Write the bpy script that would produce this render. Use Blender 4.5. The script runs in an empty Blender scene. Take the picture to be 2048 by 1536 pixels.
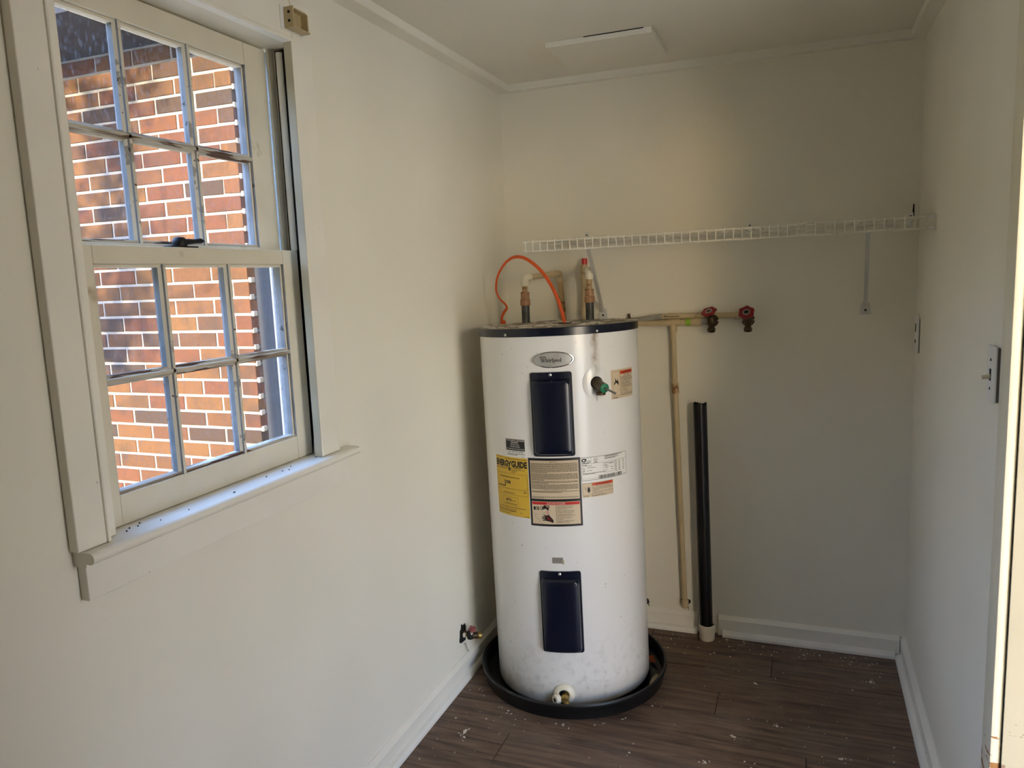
import bpy, bmesh, math, random
from mathutils import Vector, Matrix
R = random.Random(7)
sc = bpy.context.scene
COL = sc.collection
PI = math.pi

# ------------------------------------------------------------------ camera
F_PX, YAW, PITCH, ROLL = 1511.2, 0.3706, -0.1399, -0.0400
CAM = Vector((1.1941, 0.0, 1.5))
fw = Vector((-math.sin(YAW)*math.cos(PITCH), math.cos(YAW)*math.cos(PITCH), math.sin(PITCH)))
r0 = fw.cross(Vector((0, 0, 1))).normalized(); u0 = r0.cross(fw)
rt = math.cos(ROLL)*r0 + math.sin(ROLL)*u0; up = -math.sin(ROLL)*r0 + math.cos(ROLL)*u0
cd = bpy.data.cameras.new('camera'); cam = bpy.data.objects.new('camera', cd); COL.objects.link(cam)
cam.matrix_world = Matrix(((rt.x, up.x, -fw.x, CAM.x), (rt.y, up.y, -fw.y, CAM.y), (rt.z, up.z, -fw.z, CAM.z), (0, 0, 0, 1)))
cd.sensor_fit = 'HORIZONTAL'; cd.sensor_width = 36.0; cd.lens = F_PX/2048*36.0; cd.clip_start = 0.02
sc.camera = cam

# ------------------------------------------------------------------ light, exposure
SUN_TO = Vector((0.205, -1.0, 0.165)).normalized()       # direction towards the sun
w = bpy.data.worlds.new('sky'); sc.world = w; w.use_nodes = True
wn = w.node_tree.nodes; wl = w.node_tree.links
bgn = wn['Background']
sky = wn.new('ShaderNodeTexSky'); sky.sky_type = 'NISHITA'; sky.sun_disc = False          # clear evening sky ...
sky.sun_elevation = math.asin(SUN_TO.z); sky.sun_rotation = math.atan2(SUN_TO.x, SUN_TO.y)
sky.air_density = 1.0; sky.dust_density = 2.0; sky.ozone_density = 1.5
geo_ = wn.new('ShaderNodeTexCoord'); sep_ = wn.new('ShaderNodeSeparateXYZ'); wl.new(geo_.outputs['Generated'], sep_.inputs[0])
ramp_ = wn.new('ShaderNodeValToRGB'); wl.new(sep_.outputs[2], ramp_.inputs[0])                  # ... with a veil of high haze
el_ = ramp_.color_ramp.elements; el_[0].position = 0.0; el_[0].color = (1.14, 1.0, 0.82, 1); el_[1].position = 1.0; el_[1].color = (0.57, 1.02, 2.12, 1)
for p_, c_ in ((0.15, (1.08, 0.98, 0.84)), (0.34, (0.77, 1.22, 2.32))): x_ = el_.new(p_); x_.color = (*c_, 1)
def wscale(sock, k):
    q = wn.new('ShaderNodeVectorMath'); q.operation = 'SCALE'; wl.new(sock, q.inputs[0]); q.inputs['Scale'].default_value = k; return q.outputs[0]
add_ = wn.new('ShaderNodeVectorMath'); wl.new(wscale(sky.outputs[0], 0.19), add_.inputs[0]); wl.new(wscale(ramp_.outputs[0], 1.45), add_.inputs[1])
wl.new(add_.outputs[0], bgn.inputs[0]); bgn.inputs[1].default_value = 1.0
sl = bpy.data.lights.new('sun', 'SUN'); sl.energy = 6.5; sl.angle = 0.0095; sl.color = (1.0, 0.76, 0.46)
so = bpy.data.objects.new('sun', sl); COL.objects.link(so); so.rotation_euler = SUN_TO.to_track_quat('Z', 'Y').to_euler()
so.location = (0, -8, 8)
def portal(name, loc, rot, sx, sy):
    l = bpy.data.lights.new(name, 'AREA'); l.shape = 'RECTANGLE'; l.size = sx; l.size_y = sy
    l.cycles.is_portal = True
    o = bpy.data.objects.new(name, l); COL.objects.link(o); o.location = loc; o.rotation_euler = rot
    return o
vs = sc.view_settings
vs.view_transform = 'Standard'; vs.look = 'None'; vs.gamma = 1.0; vs.use_curve_mapping = False
vs.exposure = 2.44
sc.cycles.max_bounces = 8; sc.cycles.diffuse_bounces = 5; sc.cycles.glossy_bounces = 3; sc.cycles.adaptive_threshold = 0.03; sc.cycles.use_adaptive_sampling = True; sc.cycles.transparent_max_bounces = 16
sc.cycles.sample_clamp_indirect = 6.0

# room numbers (metres): x right, y away from the camera, z up
W, D, H = 1.574, 3.065, 2.283
Y0 = -0.95
ZC = 2.256
WT = 0.13
portal('window_portal', (-0.16, 1.33, 1.57), (0, -PI/2, 0), 1.10, 0.72)
DY0, DY1, DZ = 0.96, 1.632, 2.08
portal('door_portal', (W+WT+0.02, (DY0+DY1)/2, DZ/2), (0, PI/2, 0), DZ, DY1-DY0)

# ------------------------------------------------------------------ materials
MATS = {}
def pmat(name, base, rough=0.5, metal=0.0, var=0.0, vscale=6.0, bump=0.0, bscale=120.0, spots=None, coat=0.0, spec=0.5, stretch=None, detail=3):
    """plain procedural surface: colour with soft variation, fine relief, optional spots (colour, threshold, scale)"""
    m = bpy.data.materials.new(name); m.use_nodes = True
    nt = m.node_tree; n = nt.nodes; l = nt.links; b = n['Principled BSDF']
    b.inputs['Roughness'].default_value = rough; b.inputs['Metallic'].default_value = metal
    b.inputs['Specular IOR Level'].default_value = spec
    if coat: b.inputs['Coat Weight'].default_value = coat; b.inputs['Coat Roughness'].default_value = 0.12
    tc = n.new('ShaderNodeTexCoord'); vec = tc.outputs['Object']
    if stretch:
        mp = n.new('ShaderNodeMapping'); mp.inputs['Scale'].default_value = stretch; l.new(vec, mp.inputs[0]); vec = mp.outputs[0]
    col = None
    rgb = n.new('ShaderNodeRGB'); rgb.outputs[0].default_value = (*base, 1); col = rgb.outputs[0]
    if var:
        ns = n.new('ShaderNodeTexNoise'); ns.inputs['Scale'].default_value = vscale; ns.inputs['Detail'].default_value = detail
        l.new(vec, ns.inputs['Vector'])
        mr = n.new('ShaderNodeMapRange'); mr.inputs[1].default_value = 0.3; mr.inputs[2].default_value = 0.7
        mr.inputs[3].default_value = 1-var; mr.inputs[4].default_value = 1+var*0.6; l.new(ns.outputs[0], mr.inputs[0])
        mx = n.new('ShaderNodeVectorMath'); mx.operation = 'SCALE'; l.new(col, mx.inputs[0]); l.new(mr.outputs[0], mx.inputs['Scale']); col = mx.outputs[0]
    if spots:
        for sp in spots:
            sc_, th, ss = sp[0], sp[1], sp[2]; soft = sp[3] if len(sp) > 3 else 0.02
            ns = n.new('ShaderNodeTexNoise'); ns.inputs['Scale'].default_value = ss; ns.inputs['Detail'].default_value = 3
            ns.inputs['Roughness'].default_value = 0.65; l.new(vec, ns.inputs['Vector'])
            mr = n.new('ShaderNodeMapRange'); mr.inputs[1].default_value = th; mr.inputs[2].default_value = th+soft; l.new(ns.outputs[0], mr.inputs[0])
            mx = n.new('ShaderNodeMix'); mx.data_type = 'RGBA'; l.new(mr.outputs[0], mx.inputs[0]); l.new(col, mx.inputs[6])
            mx.inputs[7].default_value = (*sc_, 1); col = mx.outputs[2]
    l.new(col, b.inputs['Base Color'])
    if bump:
        ns = n.new('ShaderNodeTexNoise'); ns.inputs['Scale'].default_value = bscale; ns.inputs['Detail'].default_value = 2; l.new(vec, ns.inputs['Vector'])
        bp = n.new('ShaderNodeBump'); bp.inputs['Strength'].default_value = bump; bp.inputs['Distance'].default_value = 0.002
        l.new(ns.outputs[0], bp.inputs['Height']); l.new(bp.outputs[0], b.inputs['Normal'])
    MATS[name] = m
    return m
WALLC = (0.85, 0.81, 0.685)
pmat('wall_paint', WALLC, 0.6, var=0.03, vscale=2.5, detail=1)
pmat('ceiling_paint', (0.80, 0.76, 0.655), 0.7, var=0.03, vscale=2, detail=1)
pmat('trim_paint', (0.87, 0.83, 0.72), 0.38, var=0.04, vscale=5, bump=0.15, bscale=60, spots=[((0.30, 0.25, 0.19), 0.74, 26, 0.04)])
pmat('sash_paint', (0.76, 0.70, 0.55), 0.5, var=0.07, vscale=7, bump=0.35, bscale=50, spots=[((0.45, 0.36, 0.22), 0.66, 9, 0.12), ((0.11, 0.075, 0.05), 0.735, 34, 0.02)])
pmat('muntin_paint', (0.74, 0.69, 0.56), 0.55, var=0.08, vscale=9, bump=0.5, bscale=60, spots=[((0.36, 0.33, 0.27), 0.585, 18, 0.04), ((0.085, 0.05, 0.03), 0.655, 40, 0.02)])
pmat('muntin_worn', (0.60, 0.54, 0.42), 0.6, var=0.15, vscale=12, bump=0.6, bscale=60, spots=[((0.30, 0.24, 0.17), 0.50, 14, 0.06), ((0.12, 0.065, 0.035), 0.565, 22, 0.03)], stretch=(1.5, 0.22, 3.0))
pmat('door_paint', (0.86, 0.79, 0.56), 0.4, var=0.06, vscale=6, bump=0.3, bscale=40, spots=[((0.70, 0.58, 0.33), 0.68, 14, 0.1)])
pmat('block_leaf_wood', (0.13, 0.075, 0.04), 0.5, var=0.2, vscale=5, stretch=(6, 6, 0.6))
pmat('sash_worn_dim', (0.25, 0.25, 0.245), 0.7, var=0.25, vscale=14, bump=0.5, bscale=50, spots=[((0.07, 0.055, 0.045), 0.64, 30, 0.04)])  # weathered grey, dimmed further to tone down the glass-side faces
pmat('reveal_shade', (0.50, 0.42, 0.27), 0.6, var=0.1, vscale=10)  # darker tan stands in for weak light on the right reveal
pmat('shoe_paint', (0.86, 0.83, 0.74), 0.35, var=0.05, vscale=8, bump=0.2, bscale=60)
pmat('navy_enamel', (0.0022, 0.0045, 0.016), 0.26, var=0.1, coat=0.15)
pmat('black_plastic', (0.0032, 0.0032, 0.0035), 0.42, var=0.2, vscale=20, bump=0.2, bscale=50, spots=[((0.22, 0.21, 0.19), 0.74, 70, 0.03)])
pmat('black_abs', (0.003, 0.003, 0.0034), 0.32, var=0.2, vscale=30, bump=0.15, bscale=30, spots=[((0.35, 0.34, 0.31), 0.76, 45, 0.02)])
pmat('cpvc', (0.58, 0.46, 0.27), 0.42, var=0.08, vscale=15, spots=[((0.27, 0.14, 0.045), 0.68, 28, 0.04)])
pmat('cpvc_stained', (0.50, 0.34, 0.16), 0.45, var=0.15, vscale=20, spots=[((0.22, 0.09, 0.025), 0.56, 26, 0.06)])
pmat('white_pvc', (0.78, 0.72, 0.56), 0.35, var=0.05, vscale=20)
pmat('copper_adapter', (0.42, 0.23, 0.12), 0.5, metal=0.1, var=0.2, vscale=30, spots=[((0.22, 0.09, 0.03), 0.58, 40, 0.06)])
pmat('caulk_shade', (0.16, 0.145, 0.125), 0.8)  # dark tone for the caulk line and the shade behind wall plates
pmat('galvanized', (0.10, 0.105, 0.105), 0.5, metal=0.6, var=0.3, vscale=35, bump=0.3, bscale=70, spots=[((0.32, 0.31, 0.27), 0.66, 45, 0.05)])
pmat('brass_dark', (0.085, 0.055, 0.025), 0.45, metal=0.6, var=0.25, vscale=40, bump=0.3, bscale=100)
pmat('brass', (0.42, 0.28, 0.08), 0.35, metal=0.7, var=0.2, vscale=60)
pmat('red_paint', (0.26, 0.008, 0.018), 0.4, var=0.15, vscale=50)
pmat('red_faded', (0.24, 0.06, 0.05), 0.6, var=0.3, vscale=90, spots=[((0.6, 0.55, 0.5), 0.58, 60, 0.05)])
pmat('red_plastic', (0.55, 0.018, 0.010), 0.4)
pmat('orange_sheath', (0.72, 0.10, 0.012), 0.42, var=0.08, vscale=30)
pmat('shelf_wire', (0.80, 0.76, 0.65), 0.45, var=0.1, vscale=12)
pmat('bracket_steel', (0.64, 0.62, 0.57), 0.45, metal=0.1, var=0.05)
pmat('white_plastic', (0.80, 0.79, 0.74), 0.35, var=0.03)
pmat('plate_paint', (0.80, 0.78, 0.72), 0.45, var=0.03, bump=0.2, bscale=60)
pmat('ivory_plastic', (0.72, 0.62, 0.42), 0.35)
pmat('tan_plastic', (0.50, 0.39, 0.20), 0.4, var=0.1, vscale=40)
pmat('iron_black', (0.014, 0.012, 0.010), 0.55, metal=0.3, var=0.3, vscale=60, bump=0.3, bscale=120)
pmat('dark_hole', (0.008, 0.007, 0.006), 0.9)
pmat('chrome', (0.62, 0.62, 0.60), 0.12, metal=1.0)
pmat('silver_print', (0.50, 0.49, 0.46), 0.38, metal=0.35)
pmat('screw_steel', (0.62, 0.62, 0.58), 0.3, metal=0.9)
pmat('lever_steel', (0.22, 0.22, 0.22), 0.35, metal=0.7)
pmat('green_cap', (0.012, 0.19, 0.085), 0.5, var=0.15, vscale=80)
pmat('green_glue', (0.28, 0.50, 0.035), 0.45)
pmat('grey_tape', (0.34, 0.32, 0.27), 0.6, var=0.15, vscale=30)
pmat('label_yellow', (0.74, 0.47, 0.035), 0.45, var=0.03)
pmat('label_cream', (0.66, 0.53, 0.36), 0.5, var=0.04)
pmat('label_white', (0.82, 0.80, 0.74), 0.4)
pmat('label_black', (0.010, 0.009, 0.010), 0.4)
pmat('label_red', (0.55, 0.018, 0.015), 0.45)
pmat('label_orange', (0.66, 0.075, 0.02), 0.45)
pmat('label_grey', (0.24, 0.22, 0.19), 0.5, var=0.25, vscale=250)
pmat('ink_black', (0.012, 0.008, 0.006), 0.5)
pmat('ink_brown', (0.11, 0.07, 0.035), 0.5)
pmat('ink_soft', (0.12, 0.075, 0.018), 0.5)
pmat('ink_white', (0.80, 0.76, 0.70), 0.5)
pmat('ink_pink', (0.62, 0.36, 0.30), 0.5)
pmat('ink_maroon', (0.16, 0.006, 0.008), 0.5)
pmat('dust_top', (0.30, 0.255, 0.185), 0.85, var=0.3, vscale=14, bump=0.6, bscale=60, spots=[((0.62, 0.57, 0.46), 0.56, 22, 0.05), ((0.10, 0.075, 0.05), 0.66, 40, 0.05)])
pmat('paint_flake', (0.66, 0.60, 0.50), 0.6)
pmat('dust_smear', (0.30, 0.25, 0.20), 0.8)
pmat('leaf_scrap', (0.45, 0.09, 0.02), 0.6)
pmat('card_scrap', (0.42, 0.34, 0.22), 0.7)
pmat('mortar', (0.20, 0.20, 0.195), 0.9, var=0.08, vscale=20, bump=0.6, bscale=60)
pmat('slate_panel', (0.022, 0.026, 0.034), 0.5, var=0.1)
pmat('soffit_dark', (0.020, 0.017, 0.018), 0.7, var=0.2)
pmat('roof_shingle', (0.06, 0.055, 0.055), 0.9, var=0.2, vscale=15)
pmat('siding_white', (0.72, 0.72, 0.70), 0.6, var=0.05)
pmat('ground_dry', (0.62, 0.51, 0.34), 0.9, var=0.15, vscale=3, bump=0.5, bscale=15)
pmat('added_porch_paint', (0.72, 0.66, 0.54), 0.7, var=0.05)
pmat('bark', (0.12, 0.09, 0.06), 0.9, var=0.2, vscale=20)
pmat('leaf', (0.07, 0.10, 0.03), 0.7, var=0.2)
pmat('cord_white', (0.72, 0.70, 0.62), 0.5)

def enamel():
    m = bpy.data.materials.new('tank_enamel'); m.use_nodes = True
    nt = m.node_tree; n = nt.nodes; l = nt.links; b = n['Principled BSDF']
    b.inputs['Roughness'].default_value = 0.20; b.inputs['Specular IOR Level'].default_value = 0.55
    tc = n.new('ShaderNodeTexCoord'); sp = n.new('ShaderNodeSeparateXYZ'); l.new(tc.outputs['Object'], sp.inputs[0])
    def M(op, a, b_=None, c_=None):
        k = n.new('ShaderNodeMath'); k.operation = op
        for i, v in enumerate((a, b_, c_)):
            if v is None: continue
            if hasattr(v, 'is_linked'): l.new(v, k.inputs[i])
            else: k.inputs[i].default_value = v
        return k.outputs[0]
    def mrange(v, a, b_, c_=0.0, d_=1.0):
        k = n.new('ShaderNodeMapRange'); k.clamp = True
        l.new(v, k.inputs[0]); k.inputs[1].default_value = a; k.inputs[2].default_value = b_; k.inputs[3].default_value = c_; k.inputs[4].default_value = d_
        return k.outputs[0]
    def noise(s, det=4, vec=None):
        k = n.new('ShaderNodeTexNoise'); k.inputs['Scale'].default_value = s; k.inputs['Detail'].default_value = det
        l.new(vec or tc.outputs['Object'], k.inputs['Vector']); return k.outputs[0]
    def mix(col, f, c2):
        k = n.new('ShaderNodeMix'); k.data_type = 'RGBA'; l.new(f, k.inputs[0]); 
        if hasattr(col, 'is_linked'): l.new(col, k.inputs[6])
        else: k.inputs[6].default_value = (*col, 1)
        k.inputs[7].default_value = (*c2, 1); return k.outputs[2]
    th = math.radians(42.2)
    tang = M('ADD', M('MULTIPLY', sp.outputs[0], math.cos(th)), M('MULTIPLY', sp.outputs[1], math.sin(th)))
    rad = M('SUBTRACT', M('MULTIPLY', sp.outputs[0], math.sin(th)), M('MULTIPLY', sp.outputs[1], math.cos(th)))
    streak = M('MULTIPLY', mrange(M('ABSOLUTE', M('ADD', tang, M('MULTIPLY', M('SUBTRACT', noise(9), 0.5), 0.01))), 0.020, 0.003), mrange(sp.outputs[2], 1.08, 1.20))
    streak = M('MULTIPLY', M('MULTIPLY', streak, mrange(rad, 0.0, 0.05)), M('MULTIPLY', mrange(noise(40), 0.25, 0.7), 0.75))
    specks = mrange(noise(75, 2), 0.745, 0.77)
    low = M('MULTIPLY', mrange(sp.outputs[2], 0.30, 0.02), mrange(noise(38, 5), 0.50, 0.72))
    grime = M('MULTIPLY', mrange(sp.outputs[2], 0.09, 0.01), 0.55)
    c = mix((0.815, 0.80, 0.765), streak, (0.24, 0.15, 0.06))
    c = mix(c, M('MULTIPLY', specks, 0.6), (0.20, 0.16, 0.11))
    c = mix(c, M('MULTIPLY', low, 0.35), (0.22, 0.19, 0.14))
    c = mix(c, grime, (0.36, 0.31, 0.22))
    l.new(c, b.inputs['Base Color'])
    bp = n.new('ShaderNodeBump'); bp.inputs['Strength'].default_value = 0.06; bp.inputs['Distance'].default_value = 0.004
    l.new(noise(9, 2), bp.inputs['Height']); l.new(bp.outputs[0], b.inputs['Normal'])
    MATS['tank_enamel'] = m
enamel()

def floor_mat():
    m = bpy.data.materials.new('plank_wood'); m.use_nodes = True
    nt = m.node_tree; n = nt.nodes; l = nt.links; b = n['Principled BSDF']
    b.inputs['Roughness'].default_value = 0.55
    geo = n.new('ShaderNodeNewGeometry'); oi = n.new('ShaderNodeObjectInfo')
    off = n.new('ShaderNodeVectorMath'); off.operation = 'SCALE'; off.inputs[0].default_value = (13, 7, 3); l.new(oi.outputs['Random'], off.inputs['Scale'])
    ad = n.new('ShaderNodeVectorMath'); l.new(geo.outputs['Position'], ad.inputs[0]); l.new(off.outputs[0], ad.inputs[1])
    mp = n.new('ShaderNodeMapping'); mp.inputs['Scale'].default_value = (1.1, 14, 1); l.new(ad.outputs[0], mp.inputs[0])
    g = n.new('ShaderNodeTexNoise'); g.inputs['Scale'].default_value = 3.2; g.inputs['Detail'].default_value = 8; g.inputs['Distortion'].default_value = 0.9; l.new(mp.outputs[0], g.inputs['Vector'])
    cr = n.new('ShaderNodeValToRGB'); l.new(g.outputs[0], cr.inputs[0])
    e = cr.color_ramp.elements; e[0].position = 0.30; e[0].color = (0.052, 0.030, 0.019, 1); e[1].position = 0.72; e[1].color = (0.215, 0.134, 0.086, 1)
    x = e.new(0.5); x.color = (0.136, 0.081, 0.052, 1)
    d = n.new('ShaderNodeTexNoise'); d.inputs['Scale'].default_value = 2.6; d.inputs['Detail'].default_value = 7; d.inputs['Roughness'].default_value = 0.7; l.new(geo.outputs['Position'], d.inputs['Vector'])
    mr = n.new('ShaderNodeMapRange'); mr.inputs[1].default_value = 0.48; mr.inputs[2].default_value = 0.78; mr.inputs[4].default_value = 0.42; l.new(d.outputs[0], mr.inputs[0])
    mx = n.new('ShaderNodeMix'); mx.data_type = 'RGBA'; l.new(mr.outputs[0], mx.inputs[0]); l.new(cr.outputs[0], mx.inputs[6]); mx.inputs[7].default_value = (0.30, 0.24, 0.175, 1)
    l.new(mx.outputs[2], b.inputs['Base Color'])
    bp = n.new('ShaderNodeBump'); bp.inputs['Strength'].default_value = 0.15; bp.inputs['Distance'].default_value = 0.001; l.new(g.outputs[0], bp.inputs['Height']); l.new(bp.outputs[0], b.inputs['Normal'])
    MATS['plank_wood'] = m
floor_mat()

def brick_mat():
    m = bpy.data.materials.new('brick_clay'); m.use_nodes = True
    nt = m.node_tree; n = nt.nodes; l = nt.links; b = n['Principled BSDF']; b.inputs['Roughness'].default_value = 0.85
    oi = n.new('ShaderNodeObjectInfo'); geo = n.new('ShaderNodeNewGeometry')
    cr = n.new('ShaderNodeValToRGB'); cr.color_ramp.interpolation = 'LINEAR'; l.new(oi.outputs['Random'], cr.inputs[0])
    e = cr.color_ramp.elements; e[0].position = 0.0; e[0].color = (0.0632, 0.0258, 0.0054, 1); e[1].position = 1.0; e[1].color = (0.0188, 0.0110, 0.0064, 1)
    for p, c in ((0.22, (0.0712, 0.0324, 0.0064)), (0.42, (0.0632, 0.0198, 0.0049)), (0.58, (0.0491, 0.0147, 0.0049)), (0.72, (0.0571, 0.0235, 0.0054)), (0.84, (0.0329, 0.0140, 0.0059))):
        x = e.new(p); x.color = (*c, 1)
    ns = n.new('ShaderNodeTexNoise'); ns.inputs['Scale'].default_value = 9; ns.inputs['Detail'].default_value = 5; l.new(geo.outputs['Position'], ns.inputs['Vector'])
    mr = n.new('ShaderNodeMapRange'); mr.inputs[1].default_value = 0.50; mr.inputs[2].default_value = 0.66; mr.inputs[4].default_value = 0.55; l.new(ns.outputs[0], mr.inputs[0])
    mx = n.new('ShaderNodeMix'); mx.data_type = 'RGBA'; l.new(mr.outputs[0], mx.inputs[0]); l.new(cr.outputs[0], mx.inputs[6]); mx.inputs[7].default_value = (0.0188, 0.0110, 0.0059, 1)
    n2 = n.new('ShaderNodeTexNoise'); n2.inputs['Scale'].default_value = 60; n2.inputs['Detail'].default_value = 5; l.new(geo.outputs['Position'], n2.inputs['Vector'])
    m2 = n.new('ShaderNodeMapRange'); m2.inputs[1].default_value = 0.3; m2.inputs[2].default_value = 0.7; m2.inputs[3].default_value = 0.8; m2.inputs[4].default_value = 1.2; l.new(n2.outputs[0], m2.inputs[0])
    vs_ = n.new('ShaderNodeVectorMath'); vs_.operation = 'SCALE'; l.new(mx.outputs[2], vs_.inputs[0]); l.new(m2.outputs[0], vs_.inputs['Scale'])
    l.new(vs_.outputs[0], b.inputs['Base Color'])
    bp = n.new('ShaderNodeBump'); bp.inputs['Strength'].default_value = 0.5; bp.inputs['Distance'].default_value = 0.004; l.new(n2.outputs[0], bp.inputs['Height']); l.new(bp.outputs[0], b.inputs['Normal'])
    MATS['brick_clay'] = m
brick_mat()

def glass_mat():
    m = bpy.data.materials.new('dusty_glass'); m.use_nodes = True
    nt = m.node_tree; n = nt.nodes; l = nt.links; n.remove(n['Principled BSDF']); out = n['Material Output']
    tr = n.new('ShaderNodeBsdfTransparent'); tr.inputs[0].default_value = (0.84, 0.85, 0.86, 1)
    gl = n.new('ShaderNodeBsdfGlossy'); gl.inputs['Roughness'].default_value = 0.01
    lw = n.new('ShaderNodeLayerWeight'); lw.inputs[0].default_value = 0.5
    pw = n.new('ShaderNodeMath'); pw.operation = 'POWER'; l.new(lw.outputs['Facing'], pw.inputs[0]); pw.inputs[1].default_value = 5.0
    fr = n.new('ShaderNodeMapRange'); l.new(pw.outputs[0], fr.inputs[0]); fr.inputs[3].default_value = 0.035; fr.inputs[4].default_value = 0.9
    m1 = n.new('ShaderNodeMixShader'); l.new(fr.outputs[0], m1.inputs[0]); l.new(tr.outputs[0], m1.inputs[1]); l.new(gl.outputs[0], m1.inputs[2])
    df = n.new('ShaderNodeBsdfTranslucent'); df.inputs[0].default_value = (0.17, 0.17, 0.175, 1)
    geo = n.new('ShaderNodeNewGeometry')
    mp = n.new('ShaderNodeMapping'); mp.inputs['Rotation'].default_value = (0.5, 0, 0); mp.inputs['Scale'].default_value = (1, 2.6, 1); l.new(geo.outputs['Position'], mp.inputs[0])
    ns = n.new('ShaderNodeTexNoise'); ns.inputs['Scale'].default_value = 60; ns.inputs['Detail'].default_value = 6; ns.inputs['Roughness'].default_value = 0.7; l.new(mp.outputs[0], ns.inputs['Vector'])
    mr = n.new('ShaderNodeMapRange'); mr.inputs[1].default_value = 0.52; mr.inputs[2].default_value = 0.74; mr.inputs[3].default_value = 0.012; mr.inputs[4].default_value = 0.22; l.new(ns.outputs[0], mr.inputs[0])
    m2 = n.new('ShaderNodeMixShader'); l.new(mr.outputs[0], m2.inputs[0]); l.new(m1.outputs[0], m2.inputs[1]); l.new(df.outputs[0], m2.inputs[2])
    l.new(m2.outputs[0], out.inputs[0]); MATS['dusty_glass'] = m
glass_mat()

def chipped(name, base, wood, zmax):
    """old door paint, worn to the wood towards its foot"""
    m = pmat(name, base, 0.4, var=0.06, vscale=6, bump=0.3, bscale=40)
    nt = m.node_tree; n = nt.nodes; l = nt.links; b = n['Principled BSDF']
    src = b.inputs['Base Color'].links[0].from_socket
    geo = n.new('ShaderNodeNewGeometry'); sp = n.new('ShaderNodeSeparateXYZ'); l.new(geo.outputs['Position'], sp.inputs[0])
    mp = n.new('ShaderNodeMapping'); mp.inputs['Scale'].default_value = (10, 10, 34); l.new(geo.outputs['Position'], mp.inputs[0])
    ns = n.new('ShaderNodeTexNoise'); ns.inputs['Scale'].default_value = 2.2; ns.inputs['Detail'].default_value = 5; l.new(mp.outputs[0], ns.inputs['Vector'])
    mr = n.new('ShaderNodeMapRange'); l.new(sp.outputs[2], mr.inputs[0]); mr.inputs[1].default_value = zmax-0.10; mr.inputs[2].default_value = zmax+0.22; mr.inputs[3].default_value = 0.47; mr.inputs[4].default_value = 0.88
    gt = n.new('ShaderNodeMath'); gt.operation = 'GREATER_THAN'; l.new(ns.outputs[0], gt.inputs[0]); l.new(mr.outputs[0], gt.inputs[1])
    mx = n.new('ShaderNodeMix'); mx.data_type = 'RGBA'; l.new(gt.outputs[0], mx.inputs[0]); l.new(src, mx.inputs[6]); mx.inputs[7].default_value = (*wood, 1)
    l.new(mx.outputs[2], b.inputs['Base Color'])
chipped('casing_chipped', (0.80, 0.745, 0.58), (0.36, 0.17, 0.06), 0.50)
chipped('jamb_chipped', (0.44, 0.40, 0.29), (0.25, 0.16, 0.11), 0.52)

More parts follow.
